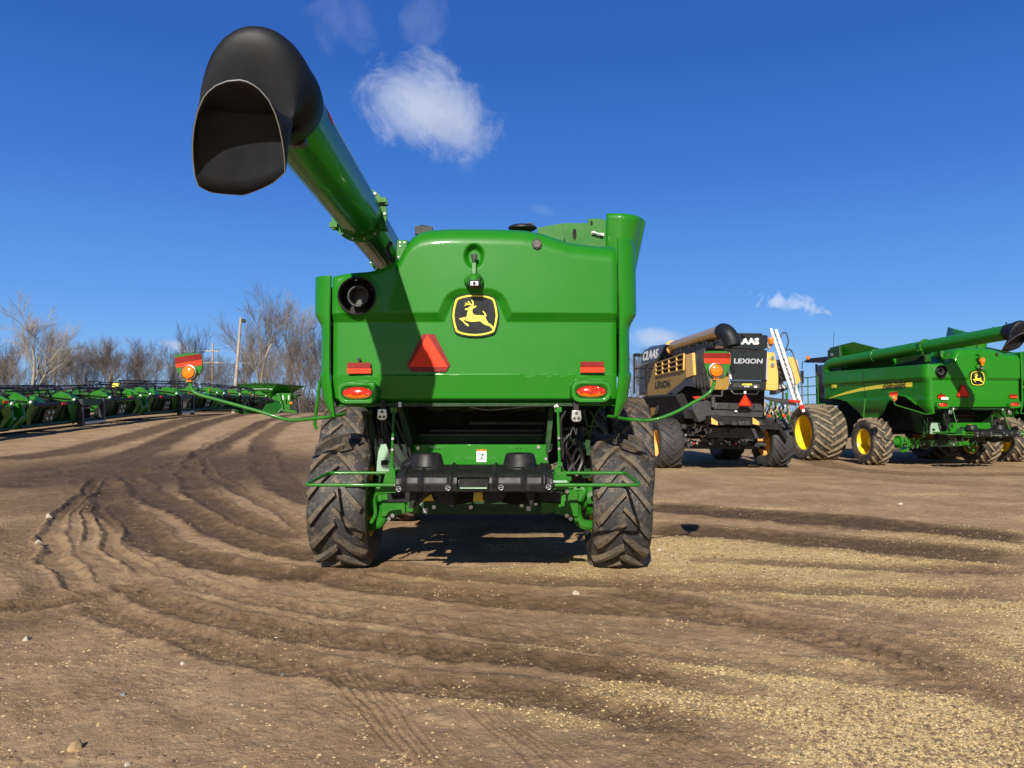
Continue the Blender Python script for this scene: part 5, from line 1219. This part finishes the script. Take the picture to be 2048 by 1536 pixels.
    for k in range(6):
        an = k*math.pi/3+.3; y, z = cy+rr*math.cos(an), cz+rr*math.sin(an); mb = MB(); mb.tube([(-h+.3, y, z), (h-.3, y, z)], .03, 5)
        x = -h+.35
        while x < h-.3: mb.bar((x, y, z), (x, y-.10, z-.22), .014, .014); x += .15
        part('reel_bat', mb, 'black', reel)
    for x in (-h+.3, -1.6, 1.6, h-.3):
        mb = MB(); mb.tube([(x, cy+.45*math.cos(t), cz+.45*math.sin(t)) for t in np.linspace(0, 2*math.pi, 19)[:-1]], .03, 5, closed=True)
        for k in range(6): mb.bar((x, cy, cz), (x, cy+rr*math.cos(k*math.pi/3+.3), cz+rr*math.sin(k*math.pi/3+.3)), .05, .05)
        part('reel_spider', mb, 'black', reel)
    mb = MB(); mb.bb(-h, h, .3, 1.2, .18, .26); part('cutter_deck', mb, 'black')
    mb = MB(); mb.slab([(-h-.1, -.2, 1.52), (-h+.4, -.2, 1.62), (-h+.4, 1.1, 1.75), (-h-.1, 1.2, 1.6)], (0, 0, .06)); part('crop_divider', mb, 'black')
def place_header(y, label, x=-20.4, first=None, yaw=R(90)):
    z = float(gz(x, y)); sl = (float(gz(x, y+3))-float(gz(x, y-3)))/6
    if first is None:
        r = thing('harvest_header', label, 'combine header', (x, y, z), yaw, 'harvest headers in the row'); header_parts(r)
    else:
        r = copy_tree(first); r['label'] = label; r.location = (x, y, z)
    r.rotation_euler = (0, -math.atan(sl), yaw)
    if first is not None:
        q = random.Random(int(y*10)); dz, dy = q.uniform(-.12, .22), q.uniform(-.15, .3)
        for ch in list(r.children):
            nm = ch.name.split('.')[0]
            if nm == 'reel': ch.location = (0, dy, dz)
            elif nm == 'gear_cover': ch.location = (q.uniform(-.9, .9), 0, q.uniform(-.05, .1))
            elif nm == 'storage_box': ch.location = (q.uniform(-1.2, .9), 0, 0)
            elif nm == 'reel_arm': ch.location = (q.uniform(-.25, .25), 0, dz*.5); ch.rotation_euler = (dz*.25, 0, 0)
            elif nm in ('amber_reflector', 'red_reflector'): ch.location = (q.uniform(-1.5, 1.2), 0, q.uniform(0, .3))
            elif nm == 'drive_shield' and q.random() < .4: ch.rotation_euler = (0, 0, q.uniform(-.1, .1))
    return r
H1 = place_header(35.3, 'nearest green harvest header of the row, at the left edge of the picture')
place_header(25.0, 'green harvest header cut off by the left edge of the picture', first=H1)
place_header(45.5, 'green harvest header second in view from the left, behind the left amber lamp arm', first=H1)
place_header(55.6, 'green harvest header third in view, just left of the open-topped green cart', first=H1)
h4 = place_header(57, 'dark green header standing in front of the open-topped cart', x=-18.9, first=H1); h4.rotation_euler = (0, 0, R(150)); h4.scale = (.30, .9, .75); h4.location.z = float(gz(-18.9, 57))-.2
h5 = place_header(41, 'green harvest header in the back row, its black reel showing above the first one', x=-26.5, first=H1)
h6 = place_header(53, 'green harvest header in the back row, its reel showing above the second one', x=-26.5, first=H1)
mb = MB(); mb.tube([(0, 0, 0), (0, 0, .85)], .035, 6)
y_ = 40.3; flag = mb.build('marker_post', M['black'], None, loc=(-20.85, y_, float(gz(-20.85, y_))+.95)); tag(flag, 'post with a yellow cap standing above the headers', 'marker'); mb = MB(); mb.box((0, 0, .95), (.36, .34, .22), None, .8); mb.build('yellow_cap', M['logoyellow'], flag, bevel=.05)
# ================================================================== grain cart
GF = Frame(-19.9, 62, float(gz(-19.9, 62)), 0)
def g4(zx, zy): return (300+zx*.16602, 680+zy*.166)
def GP(zx, zy, y): return GF.hit(*g4(zx, zy), 'y', y)
def grain_cart():
    r = GF.root('grain_cart', 'open-topped bright green grain cart with sloping hopper, beyond the headers', 'grain cart')
    y0 = 0.0; y1 = 3.0
    A = [GP(1045, 535, y0), GP(1530, 535, y0), GP(1452, 640, y0), GP(1080, 615, y0)]
    mb = MB()
    tl, tr, br, bl = GP(1045, 535, y0), GP(1528, 535, y0), GP(1460, 632, y0+.5), GP(1082, 615, y0+.5)
    trr = GP(1870, 598, y1); tlb = tl+Vector((.6, 3.4, 0)); brr = GP(1700, 650, y1-.6); blb = bl+Vector((.5, 2.4, 0))
    trr.z = tr.z-.05
    mb.add([tl, tr, br, bl], [(0, 1, 2, 3)]); mb.add([tr, trr, brr, br], [(0, 1, 2, 3)]); mb.add([tl, bl, blb, tlb], [(0, 1, 2, 3)]); mb.add([tlb, blb, brr, trr], [(0, 1, 2, 3)])
    H = mb.build('hopper', M['green2'], r, smooth=0); solid(H, .05)
    mb = MB(); b2, c2 = GP(1160, 705, y0+1.2), GP(1455, 730, y0+1.0); d2 = GP(1760, 700, y1-.8)
    mb.add([bl, br, c2, b2], [(0, 1, 2, 3)]); mb.add([br, brr, d2, c2], [(0, 1, 2, 3)]); h2 = mb.build('hopper_belly', M['green2'], r, smooth=0); solid(h2, .05)
    mb = MB(); mb.tube([tl, tr], .035, 6); mb.tube([tr, trr], .035, 6); mb.build('hopper_rim', M['dgreen'], H)
    mb = MB(); mb.slab([GP(*p, y0-.02) for p in ((1112, 585), (1160, 585), (1150, 598), (1108, 598))], (0, .01, 0)); mb.slab([GP(*p, y0+.0) for p in ((1165, 587), (1420, 585), (1420, 590), (1165, 594))], (0, .01, 0)); mb.slab([GP(*p, y0-.02) for p in ((1432, 586), (1475, 586), (1472, 597), (1432, 597))], (0, .01, 0)); mb.build('side_stripe', M['silver'], H)
    for pts, y in (([(1525, 650), (1560, 640), (1610, 820), (1580, 825)], .6), ([(1450, 740), (1470, 740), (1560, 820), (1530, 820)], .6), ([(1700, 660), (1760, 650), (1700, 760), (1680, 780)], 1.4)):
        mb = MB(); mb.slab([GP(*p, y) for p in pts], (0, .15, 0)); mb.build('support_leg', M['green2'], r, bevel=.01)
    mb = MB(); mb.slab([GP(*p, .9) for p in ((1455, 700), (1530, 640), (1700, 640), (1680, 835), (1500, 835))], (0, 1.2, 0)); mb.build('frame_box', M['green2'], r)
    mb = MB(); mb.slab([GP(*p, .3) for p in ((1440, 808), (1750, 850), (1765, 880), (1740, 882), (1450, 832))], (0, .2, 0)); mb.build('drawbar', M['green2'], r, bevel=.01)
    mb = MB(); mb.tube([GP(1600, 665, .3), GP(1605, 720, .3)], .05, 8); m2 = mb.build('jack', M['white'], r); mb = MB(); mb.tube([GP(1672, 665, .3), GP(1672, 720, .3)], .05, 8); mb.build('jack', M['white'], r)
    mb = MB(); mb.box(GP(1698, 758, .2), (.22, .05, .16)); mb.build('orange_reflector', M['amber'], r)
    mb = MB()
    for i in range(7): mb.bar(GP(1690+i*14, 690+(i % 3)*12, 1.0), GP(1780, 650+i*22, 1.4), .05, .05)
    mb.build('folding_auger', M['dgreen'], r)
    mb = MB(); mb.tube([GP(1760, 660, 1.4), GP(1820, 650, 1.5)], .18, 10); mb.build('auger_head', M['black'], r)
    mb = MB(); mb.tube(smoothpath([GP(1255, 690, .0), GP(1300, 664, .0), GP(1345, 690, .0)], 6), .07, 6); mb.build('mudguard', M['green2'], r)
    rm = rim_mesh('cart_rim', .7, .45, M['yellow'], .2, -1); ty = tyre_mesh('cart_tyre', .85, .75, .45, 20, .03, M['tyremud'], 1)
    for yy in (.2, 3.0):
        c = GP(1320, 760, yy); w_ = wheel(r, rm, ty, (c.x, yy+.4, .80), R(90))
grain_cart()
# ================================================================== poles and wires
def pole(px, top, Y, label, cross=(), lean=0, rr=.13, lamp=False):
    X = (px-1024)/F*Y; z0 = float(gz(X, Y))-.1; zt = (ray(px, top)*Y).z+CAMH
    r = thing('utility_pole', label, 'utility pole', (X, Y, z0)); mb = MB(); mb.tube([(0, 0, 0), (lean, 0, zt-z0)], [rr*1.25, rr*.8], 12); P = mb.build('pole_shaft', M['wood'], r)
    for dz, w in cross:
        mb = MB(); mb.box((lean*.9, -.15, zt-z0-dz), (w, .1, .13)); c = mb.build('cross_arm', M['wood'], r)
        for k in (-.45, -.25, .25, .45):
            mb = MB(); mb.lathe([(0, .03), (.05, .06), (.12, .05), (.16, 0)], 8, 'z', (k*w+lean*.9, -.15, zt-z0-dz+.06)); mb.build('insulator', M['charcoal'], c)
    if lamp:
        mb = MB(); mb.lathe([(-.25, .16), (-.05, .2), (.05, .12), (.1, 0)], 14, 'z', (lean+.28, -.1, zt-z0-.25)); mb.bar((lean, 0, zt-z0-.2), (lean+.25, -.1, zt-z0-.2), .06, .06); mb.build('yard_lamp', M['charcoal'], r)
    return Vector((X+lean, Y, zt))
pole(467, 634, 66, 'plain leaning wooden pole with a dark yard lamp at its top', lean=.55, lamp=True)
p2 = pole(424, 686, 85, 'wooden power pole with two cross arms left of the leaning lamp pole', cross=((.9, 1.6), (2.2, 2.6)), rr=.12)
for k, (px, py) in enumerate(((100, 698), (100, 738), (100, 742))):
    a = ray(px, py)*85+Vector((0, 0, CAMH)); mb = MB(); b = p2+Vector((0, 0, -.8 if k == 0 else -2.1)); e = ray(900, 708+k*8)*88+Vector((0, 0, CAMH))
    mb.tube([a.lerp(b, t)-Vector((0, 0, 1.2*t*(1-t))) for t in np.linspace(-.6, 1, 12)]+[b.lerp(e, t)-Vector((0, 0, 1.5*t*(1-t))) for t in np.linspace(.1, 1, 8)], .008, 4)
    w_ = mb.build('power_line', M['gal'], None); tag(w_, ['upper overhead wire strung on the two-armed power pole', 'lower overhead wire on the two-armed pole, above its twin', 'lowest overhead wire strung from the two-armed power pole'][k], 'power line', 'overhead wires')
# ================================================================== pickup trucks behind the headers
def truck(px, Y, label, mt):
    X = (px-1024)/F*Y; r = thing('pickup_truck', label, 'pickup truck', (X, Y, float(gz(X, Y))), R(100), 'trucks parked behind the headers')
    mb = MB(); mb.slab([(-.95, -2.8, .5), (-.95, 2.8, .5), (-.95, 2.8, 1.05), (-.95, 1.3, 1.2), (-.95, -2.8, 1.2)], (1.9, 0, 0)); mb.build('truck_body', M[mt], r, bevel=.06)
    mb = MB(); mb.slab([(-.88, -1.0, 1.2), (-.88, 1.35, 1.2), (-.80, .7, 1.85), (-.80, -.9, 1.88)], (1.72, 0, 0)); c = mb.build('cab_window', M['glass'], r, bevel=.04)
    mb = MB(); mb.slab([(-.82, -.95, 1.87), (-.82, .75, 1.86), (-.80, .5, 1.95), (-.80, -.8, 1.95)], (1.62, 0, 0)); mb.build('truck_roof', M[mt], r, bevel=.03)
    for x in (-.85, .85):
        for y in (-1.8, 1.8): mb = MB(); mb.lathe([(-.13, 0), (-.13, .25), (-.12, .40), (.12, .40), (.13, .25), (.13, 0)], 20, 'x', (x, y, .40)); mb.build('wheel', M['black'], r)
truck(52, 58, 'white pickup roof farthest left behind the headers', 'white'); truck(155, 62, 'white pickup roof right of the other one, behind the headers', 'white')
# ================================================================== bare trees
def tree_mesh(seed, Hh, spread, levels, limbs, thick, up=.5, twigs=7, fork=.25, droop=0):
    rs = random.Random(seed); trunk = MB(); crown = MB(); tot = [0]
    def seg(mb, pts, rad, n): mb.tube(pts, rad, n, caps=False)
    def grow(p, d, L, r, lv):
        n = 5 if lv < 2 else 3; pts = [p]; dd = d.copy(); st = 5 if lv < 3 else 3
        for i in range(st):
            dd = (dd+Vector((rs.gauss(0, .10), rs.gauss(0, .10), rs.gauss(0, .08)+up*.07-droop*.05*lv))).normalized(); pts.append(pts[-1]+dd*L/st)
        rad = [r*(1-.55*i/st) for i in range(st+1)]; seg(trunk if lv == 0 else crown, pts, rad, [8, 6, 4, 3, 3, 3][lv]); tot[0] += 1
        if lv >= levels: return
        k = [limbs, 6, 6, twigs, twigs, 4][lv]
        for i in range(k):
            t = (fork if lv == 0 else .22)+(1-(fork if lv == 0 else .22))*(i+rs.random()*.8)/k; t = min(t, .98)
            q = t*st; j = min(int(q), st-1); b = pts[j].lerp(pts[j+1], q-j); ax = (pts[j+1]-pts[j]).normalized()
            an = rs.random()*6.283+i*2.4; o = ax.orthogonal().normalized(); o = (Matrix.Rotation(an, 3, ax) @ o)
            sp = spread*(rs.uniform(.7, 1.25))*(1.05-.3*t if lv == 0 else 1)
            nd = (ax+o*sp).normalized(); nd = (nd+Vector((0, 0, up*.35))).normalized()
            nl = L*(rs.uniform(.50, .72) if lv else rs.uniform(.55, .75)*(1.15-.45*t)); grow(b, nd, nl, max(r*(1-.5*t)*rs.uniform(.42, .62), .009), lv+1)
    grow(Vector((0, 0, -.2)), Vector((rs.gauss(0, .04), rs.gauss(0, .04), 1)), Hh*.62, thick, 0)
    zs = max(v[2] for v in crown.v); k = Hh/zs
    for m_ in (trunk, crown): m_.v = [(x*k, y*k, z*k) for x, y, z in m_.v]
    return trunk, crown
TV = []
for i, (sd, sp, lv, lm, th, up_, tw, fk, bk, tg) in enumerate([
        (1, .62, 4, 6, .17, .35, 7, .14, 'barkpale', 'barkpale'), (2, .58, 4, 7, .17, .35, 7, .22, 'barkpale', 'bark'), (3, .75, 4, 7, .16, .5, 7, .08, 'bark', 'twig'),
        (4, .62, 4, 7, .15, .6, 7, .10, 'barkdark', 'twig'), (5, .55, 4, 6, .14, .8, 7, .15, 'bark', 'barkdark'), (6, .9, 4, 7, .10, .5, 8, .04, 'bark', 'twig')]):
    a, b = tree_mesh(sd, 10, sp, lv, lm, th, up_, tw, fk); TV.append((a.mesh('tree_trunk_mesh', M[bk], 50), b.mesh('tree_crown_mesh', M[tg], 0)))
def tree(px, top, Y, v, w, label, group='bare trees along the field edge'):
    X = (px-1024)/F*Y; z0 = float(gz(X, Y)); zt = (ray(px, top)*Y).z+CAMH; s = (zt-z0)/10
    r = thing('bare_tree', label, 'tree', (X, Y, z0), random.uniform(0, 6.28), group); r.scale = (s*w, s*w, s)
    for nm, me in (('trunk', TV[v][0]), ('crown', TV[v][1])): o = bpy.data.objects.new(nm, me); COL.objects.link(o); o.parent = r
TREES = [(60, 582, 76, 0, 1.0, 'tall pale-barked tree at the left with a forked trunk'), (5, 662, 84, 4, .9, 'bare tree cut by the left edge of the picture'),
         (28, 690, 80, 5, .9, 'low bushy bare tree left of the tall pale tree'), (112, 640, 84, 3, .9, 'dark bare tree directly right of the tall pale tree'), (140, 690, 82, 5, .8, 'low spreading bare tree between the dark tree and the rounded ones'),
         (205, 668, 82, 2, .95, 'rounded bare tree, left one of the joined pair'), (258, 668, 84, 2, 1.0, 'rounded bare tree, right one of the joined pair'), (310, 700, 80, 3, .8, 'low dark bare tree behind the left marker plate'), (345, 692, 83, 4, .8, 'bare tree just right of the low dark one behind the marker plate'),
         (398, 640, 88, 4, .85, 'slim dark bare tree left of the two-armed power pole'), (440, 700, 82, 5, .85, 'bushy bare tree between the two poles'), (482, 640, 90, 3, .6, 'thin bare tree close behind the leaning lamp pole'),
         (518, 546, 80, 1, .95, 'tallest pale bare tree, right of the leaning lamp pole'), (582, 566, 82, 1, .85, 'second tall pale bare tree right of the tallest'), (555, 690, 78, 5, .9, 'low bushy tree beneath the two tall pale trees'),
         (612, 655, 79, 2, .8, 'bare tree partly hidden by the left side of the front combine'), (600, 700, 76, 5, .8, 'brownish scrubby tree behind the open-topped cart'), (650, 640, 84, 3, .8, 'bare tree mostly behind the front combine'),
         (1288, 684, 92, 4, .8, 'bare tree showing between the front combine and the gold one'), (1262, 700, 90, 2, .7, 'bare tree mostly behind the right side of the front combine'), (85, 700, 88, 4, .8, 'thin bare tree behind the foot of the tall pale tree'),
         (-30, 640, 82, 2, 1, 'bare tree just outside the left edge of the picture'), (170, 680, 90, 3, .8, 'far bare tree between the dark tree and the joined pair'), (365, 670, 92, 2, .7, 'far bare tree behind the right edge of the left marker plate'), (1340, 720, 95, 5, .8, 'low bare tree behind the cab of the gold combine')]
rs = random.Random(21)
for i in range(11):
    px = -40+i*66+rs.uniform(-12, 12); tree(px, rs.uniform(672, 712), rs.uniform(92, 104), [2, 3, 4, 5][i % 4], rs.uniform(.9, 1.2), 'one of the far bare trees filling the back of the tree line', 'far bare trees at the back of the tree line')
for tr in TREES: tree(*tr)
# undergrowth that reads as one tangle
rs = random.Random(11); mb = MB()
for i in range(5200):
    px = rs.uniform(-120, 700) if i % 12 else rs.uniform(1240, 1700); Y = rs.uniform(74, 96); X = (px-1024)/F*Y; z = float(gz(X, Y)); hgt = rs.uniform(.6, 3.2)*(.7+.5*math.sin(px*.03)**2)
    a = Vector((X, Y, z-.1)); b = a+Vector((rs.gauss(0, .5), rs.gauss(0, .5), hgt)); mb.tube([a, a.lerp(b, .5)+Vector((rs.gauss(0, .15), 0, 0)), b], [.022, .016, .008], 3, caps=False)
    for k in range(3):
        c = a.lerp(b, rs.uniform(.3, .9)); mb.tube([c, c+Vector((rs.gauss(0, .5), rs.gauss(0, .4), rs.uniform(.2, .8)))], [.012, .006], 3, caps=False)
u = mb.build('undergrowth', M['twig'], None, smooth=0); u['kind'] = 'stuff'
mb = MB()
for i in range(1400):
    px, Y = rs.gauss(530, 16), 74.5; X = (px-1024)/F*Y+rs.gauss(0, .2); z = 1.6+rs.uniform(0, 2.8); a = Vector((X, Y+rs.gauss(0, .8), z)); mb.box(a, (.22, .05, .1), Matrix.Rotation(rs.uniform(-1.5, 1.5), 3, 'Y'))
c_ = mb.build('cedar_shrub', M['dgreen'], None, smooth=0); tag(c_, 'dark green cedar shrub behind the open-topped cart', 'shrub')
# ================================================================== sky, sun, camera
SUN_EL = 29.5; SUN_AZ = 9.0      # light travels towards +Y and a little +X
w = bpy.data.worlds.new('World'); SC.world = w; w.use_nodes = True; t = NT(w.node_tree); nt = w.node_tree
bg = nt.nodes['Background']; sky = t.n('ShaderNodeTexSky', sky_type='NISHITA'); sky.sun_disc = False
sky.sun_elevation = R(SUN_EL); sky.sun_rotation = R(180+SUN_AZ); sky.altitude = 300; sky.air_density = 1.0; sky.dust_density = .3; sky.ozone_density = 3.0
bg.inputs['Strength'].default_value = SKYS = .052
dirn = t.n('ShaderNodeTexCoord').outputs['Generated']
nrm = t.n('ShaderNodeVectorMath', operation='NORMALIZE'); t.l(dirn, nrm.inputs[0]); D = nrm.outputs[0]
def dot(v):
    m = t.n('ShaderNodeVectorMath', operation='DOT_PRODUCT'); t.l(D, m.inputs[0]); m.inputs[1].default_value = tuple(v); return m.outputs['Value']
hs = t.n('ShaderNodeHueSaturation'); hs.inputs['Saturation'].default_value = 1.18; hs.inputs['Value'].default_value = 1.0; t.l(sky.outputs[0], hs.inputs['Color'])
sep = t.n('ShaderNodeSeparateXYZ'); t.l(D, sep.inputs[0]); K = .052*1.30
def lin(c): return tuple(((x/255+.055)/1.055)**2.4/K for x in c)
rmp = t.n('ShaderNodeValToRGB'); e = rmp.color_ramp.elements
while len(e) < 6: e.new(.5)
for q, (p, c) in zip(e, [(.0, (160, 200, 240)), (.06, (130, 184, 244)), (.14, (98, 161, 241)), (.28, (67, 126, 216)), (.42, (50, 103, 192)), (.8, (36, 74, 160))]): q.position = p; q.color = tuple(x*.08 for x in lin(c))+(1,)
t.l(sep.outputs[2], rmp.inputs[0]); sc_ = t.n('ShaderNodeVectorMath', operation='SCALE'); sc_.inputs['Scale'].default_value = 1/.08; t.l(rmp.outputs[0], sc_.inputs[0])
fr = t.math('MULTIPLY', t.ramp(sep.outputs[1], [(0., 0.), (.25, 1.)]), .9)
col = t.mix(fr, hs.outputs[0], sc_.outputs[0])
def cloud(px, py, rx, ry, rot, dens, scale, off=0, colr=(9.2, 10.2, 12.8), wisp=.55, soft=.75, lump=2.2):
    global col
    c = ray(px, py).normalized(); rt = c.cross(Vector((0, 0, 1))).normalized(); up = rt.cross(c)
    ca, sa = math.cos(R(rot)), math.sin(R(rot)); a_ = rt*ca+up*sa; b_ = up*ca-rt*sa
    dc = dot(c); a = t.math('DIVIDE', dot(a_), dc); b = t.math('DIVIDE', dot(b_), dc)
    cv = t.n('ShaderNodeCombineXYZ'); t.l(a, cv.inputs[0]); t.l(b, cv.inputs[1]); cv.inputs[2].default_value = off
    n1 = t.noise(cv.outputs[0], scale, 9, .62, .9); n2 = t.noise(cv.outputs[0], scale*.45, 5, .55, .5)
    e = t.math('SQRT', t.math('ADD', t.math('POWER', t.math('ABSOLUTE', t.math('DIVIDE', a, rx/F)), 2.0), t.math('POWER', t.math('ABSOLUTE', t.math('DIVIDE', b, ry/F)), 2.0)))
    v = t.math('ADD', t.math('MULTIPLY', t.math('SUBTRACT', n1, .5), 2.3*wisp), t.math('MULTIPLY', t.math('SUBTRACT', n2, .5), lump))
    v = t.math('SUBTRACT', t.math('ADD', v, 1.0), e)
    f = t.ramp(v, [(0.0, 0.), (.12, .12), (.12+soft*.5, .62), (1., 1.)])
    f = t.math('MULTIPLY', t.math('MULTIPLY', f, dens), t.math('GREATER_THAN', dc, .3))
    shade = t.mix(t.ramp(n2, [(.35, 0.), (.65, 1.)]), tuple(x*.86 for x in colr), colr)
    col = t.mix(f, col, shade)
cloud(862, 225, 118, 82, -20, .80, 12, 2.6, wisp=1.0, lump=.7)
cloud(920, 252, 105, 78, -45, .55, 14, 7.7, wisp=1.0, lump=.8)
cloud(850, 42, 45, 60, 20, .12, 16, 6.1, wisp=1.5)
cloud(675, 45, 50, 60, 35, .10, 16, 8.3, wisp=1.5)
cloud(1592, 608, 66, 20, -8, .7, 30, 3.3, (11.2, 12.3, 14.6), wisp=1.6)
cloud(1330, 676, 62, 22, 0, .7, 16, 5.1, (10.3, 11.2, 13.5))
cloud(355, 692, 36, 13, -12, .75, 14, 2.1, (10, 11, 14))
cloud(1085, 420, 40, 14, -15, .12, 14, 9.1)
t.l(col, bg.inputs['Color'])
sun = bpy.data.lights.new('sun', 'SUN'); sun.energy = 5.0; sun.angle = R(.53); sun.color = (1, .93, .82)
so = bpy.data.objects.new('sun', sun); COL.objects.link(so)
el, az = R(SUN_EL), R(SUN_AZ); dvec = Vector((math.sin(az)*math.cos(el), math.cos(az)*math.cos(el), -math.sin(el)))
so.rotation_euler = dvec.to_track_quat('-Z', 'Y').to_euler(); so.location = (0, -20, 30)
cam = bpy.data.cameras.new('camera'); cam.sensor_width = 36; cam.lens = 36*F/2048; cam.clip_end = 5000; cam.clip_start = .05
co = bpy.data.objects.new('camera', cam); COL.objects.link(co); co.location = (0, 0, CAMH); co.rotation_euler = (R(90)+TH, 0, 0); SC.camera = co
SC.view_settings.view_transform = 'Standard'; SC.view_settings.look = 'None'; SC.view_settings.exposure = 0.38; SC.view_settings.gamma = 1
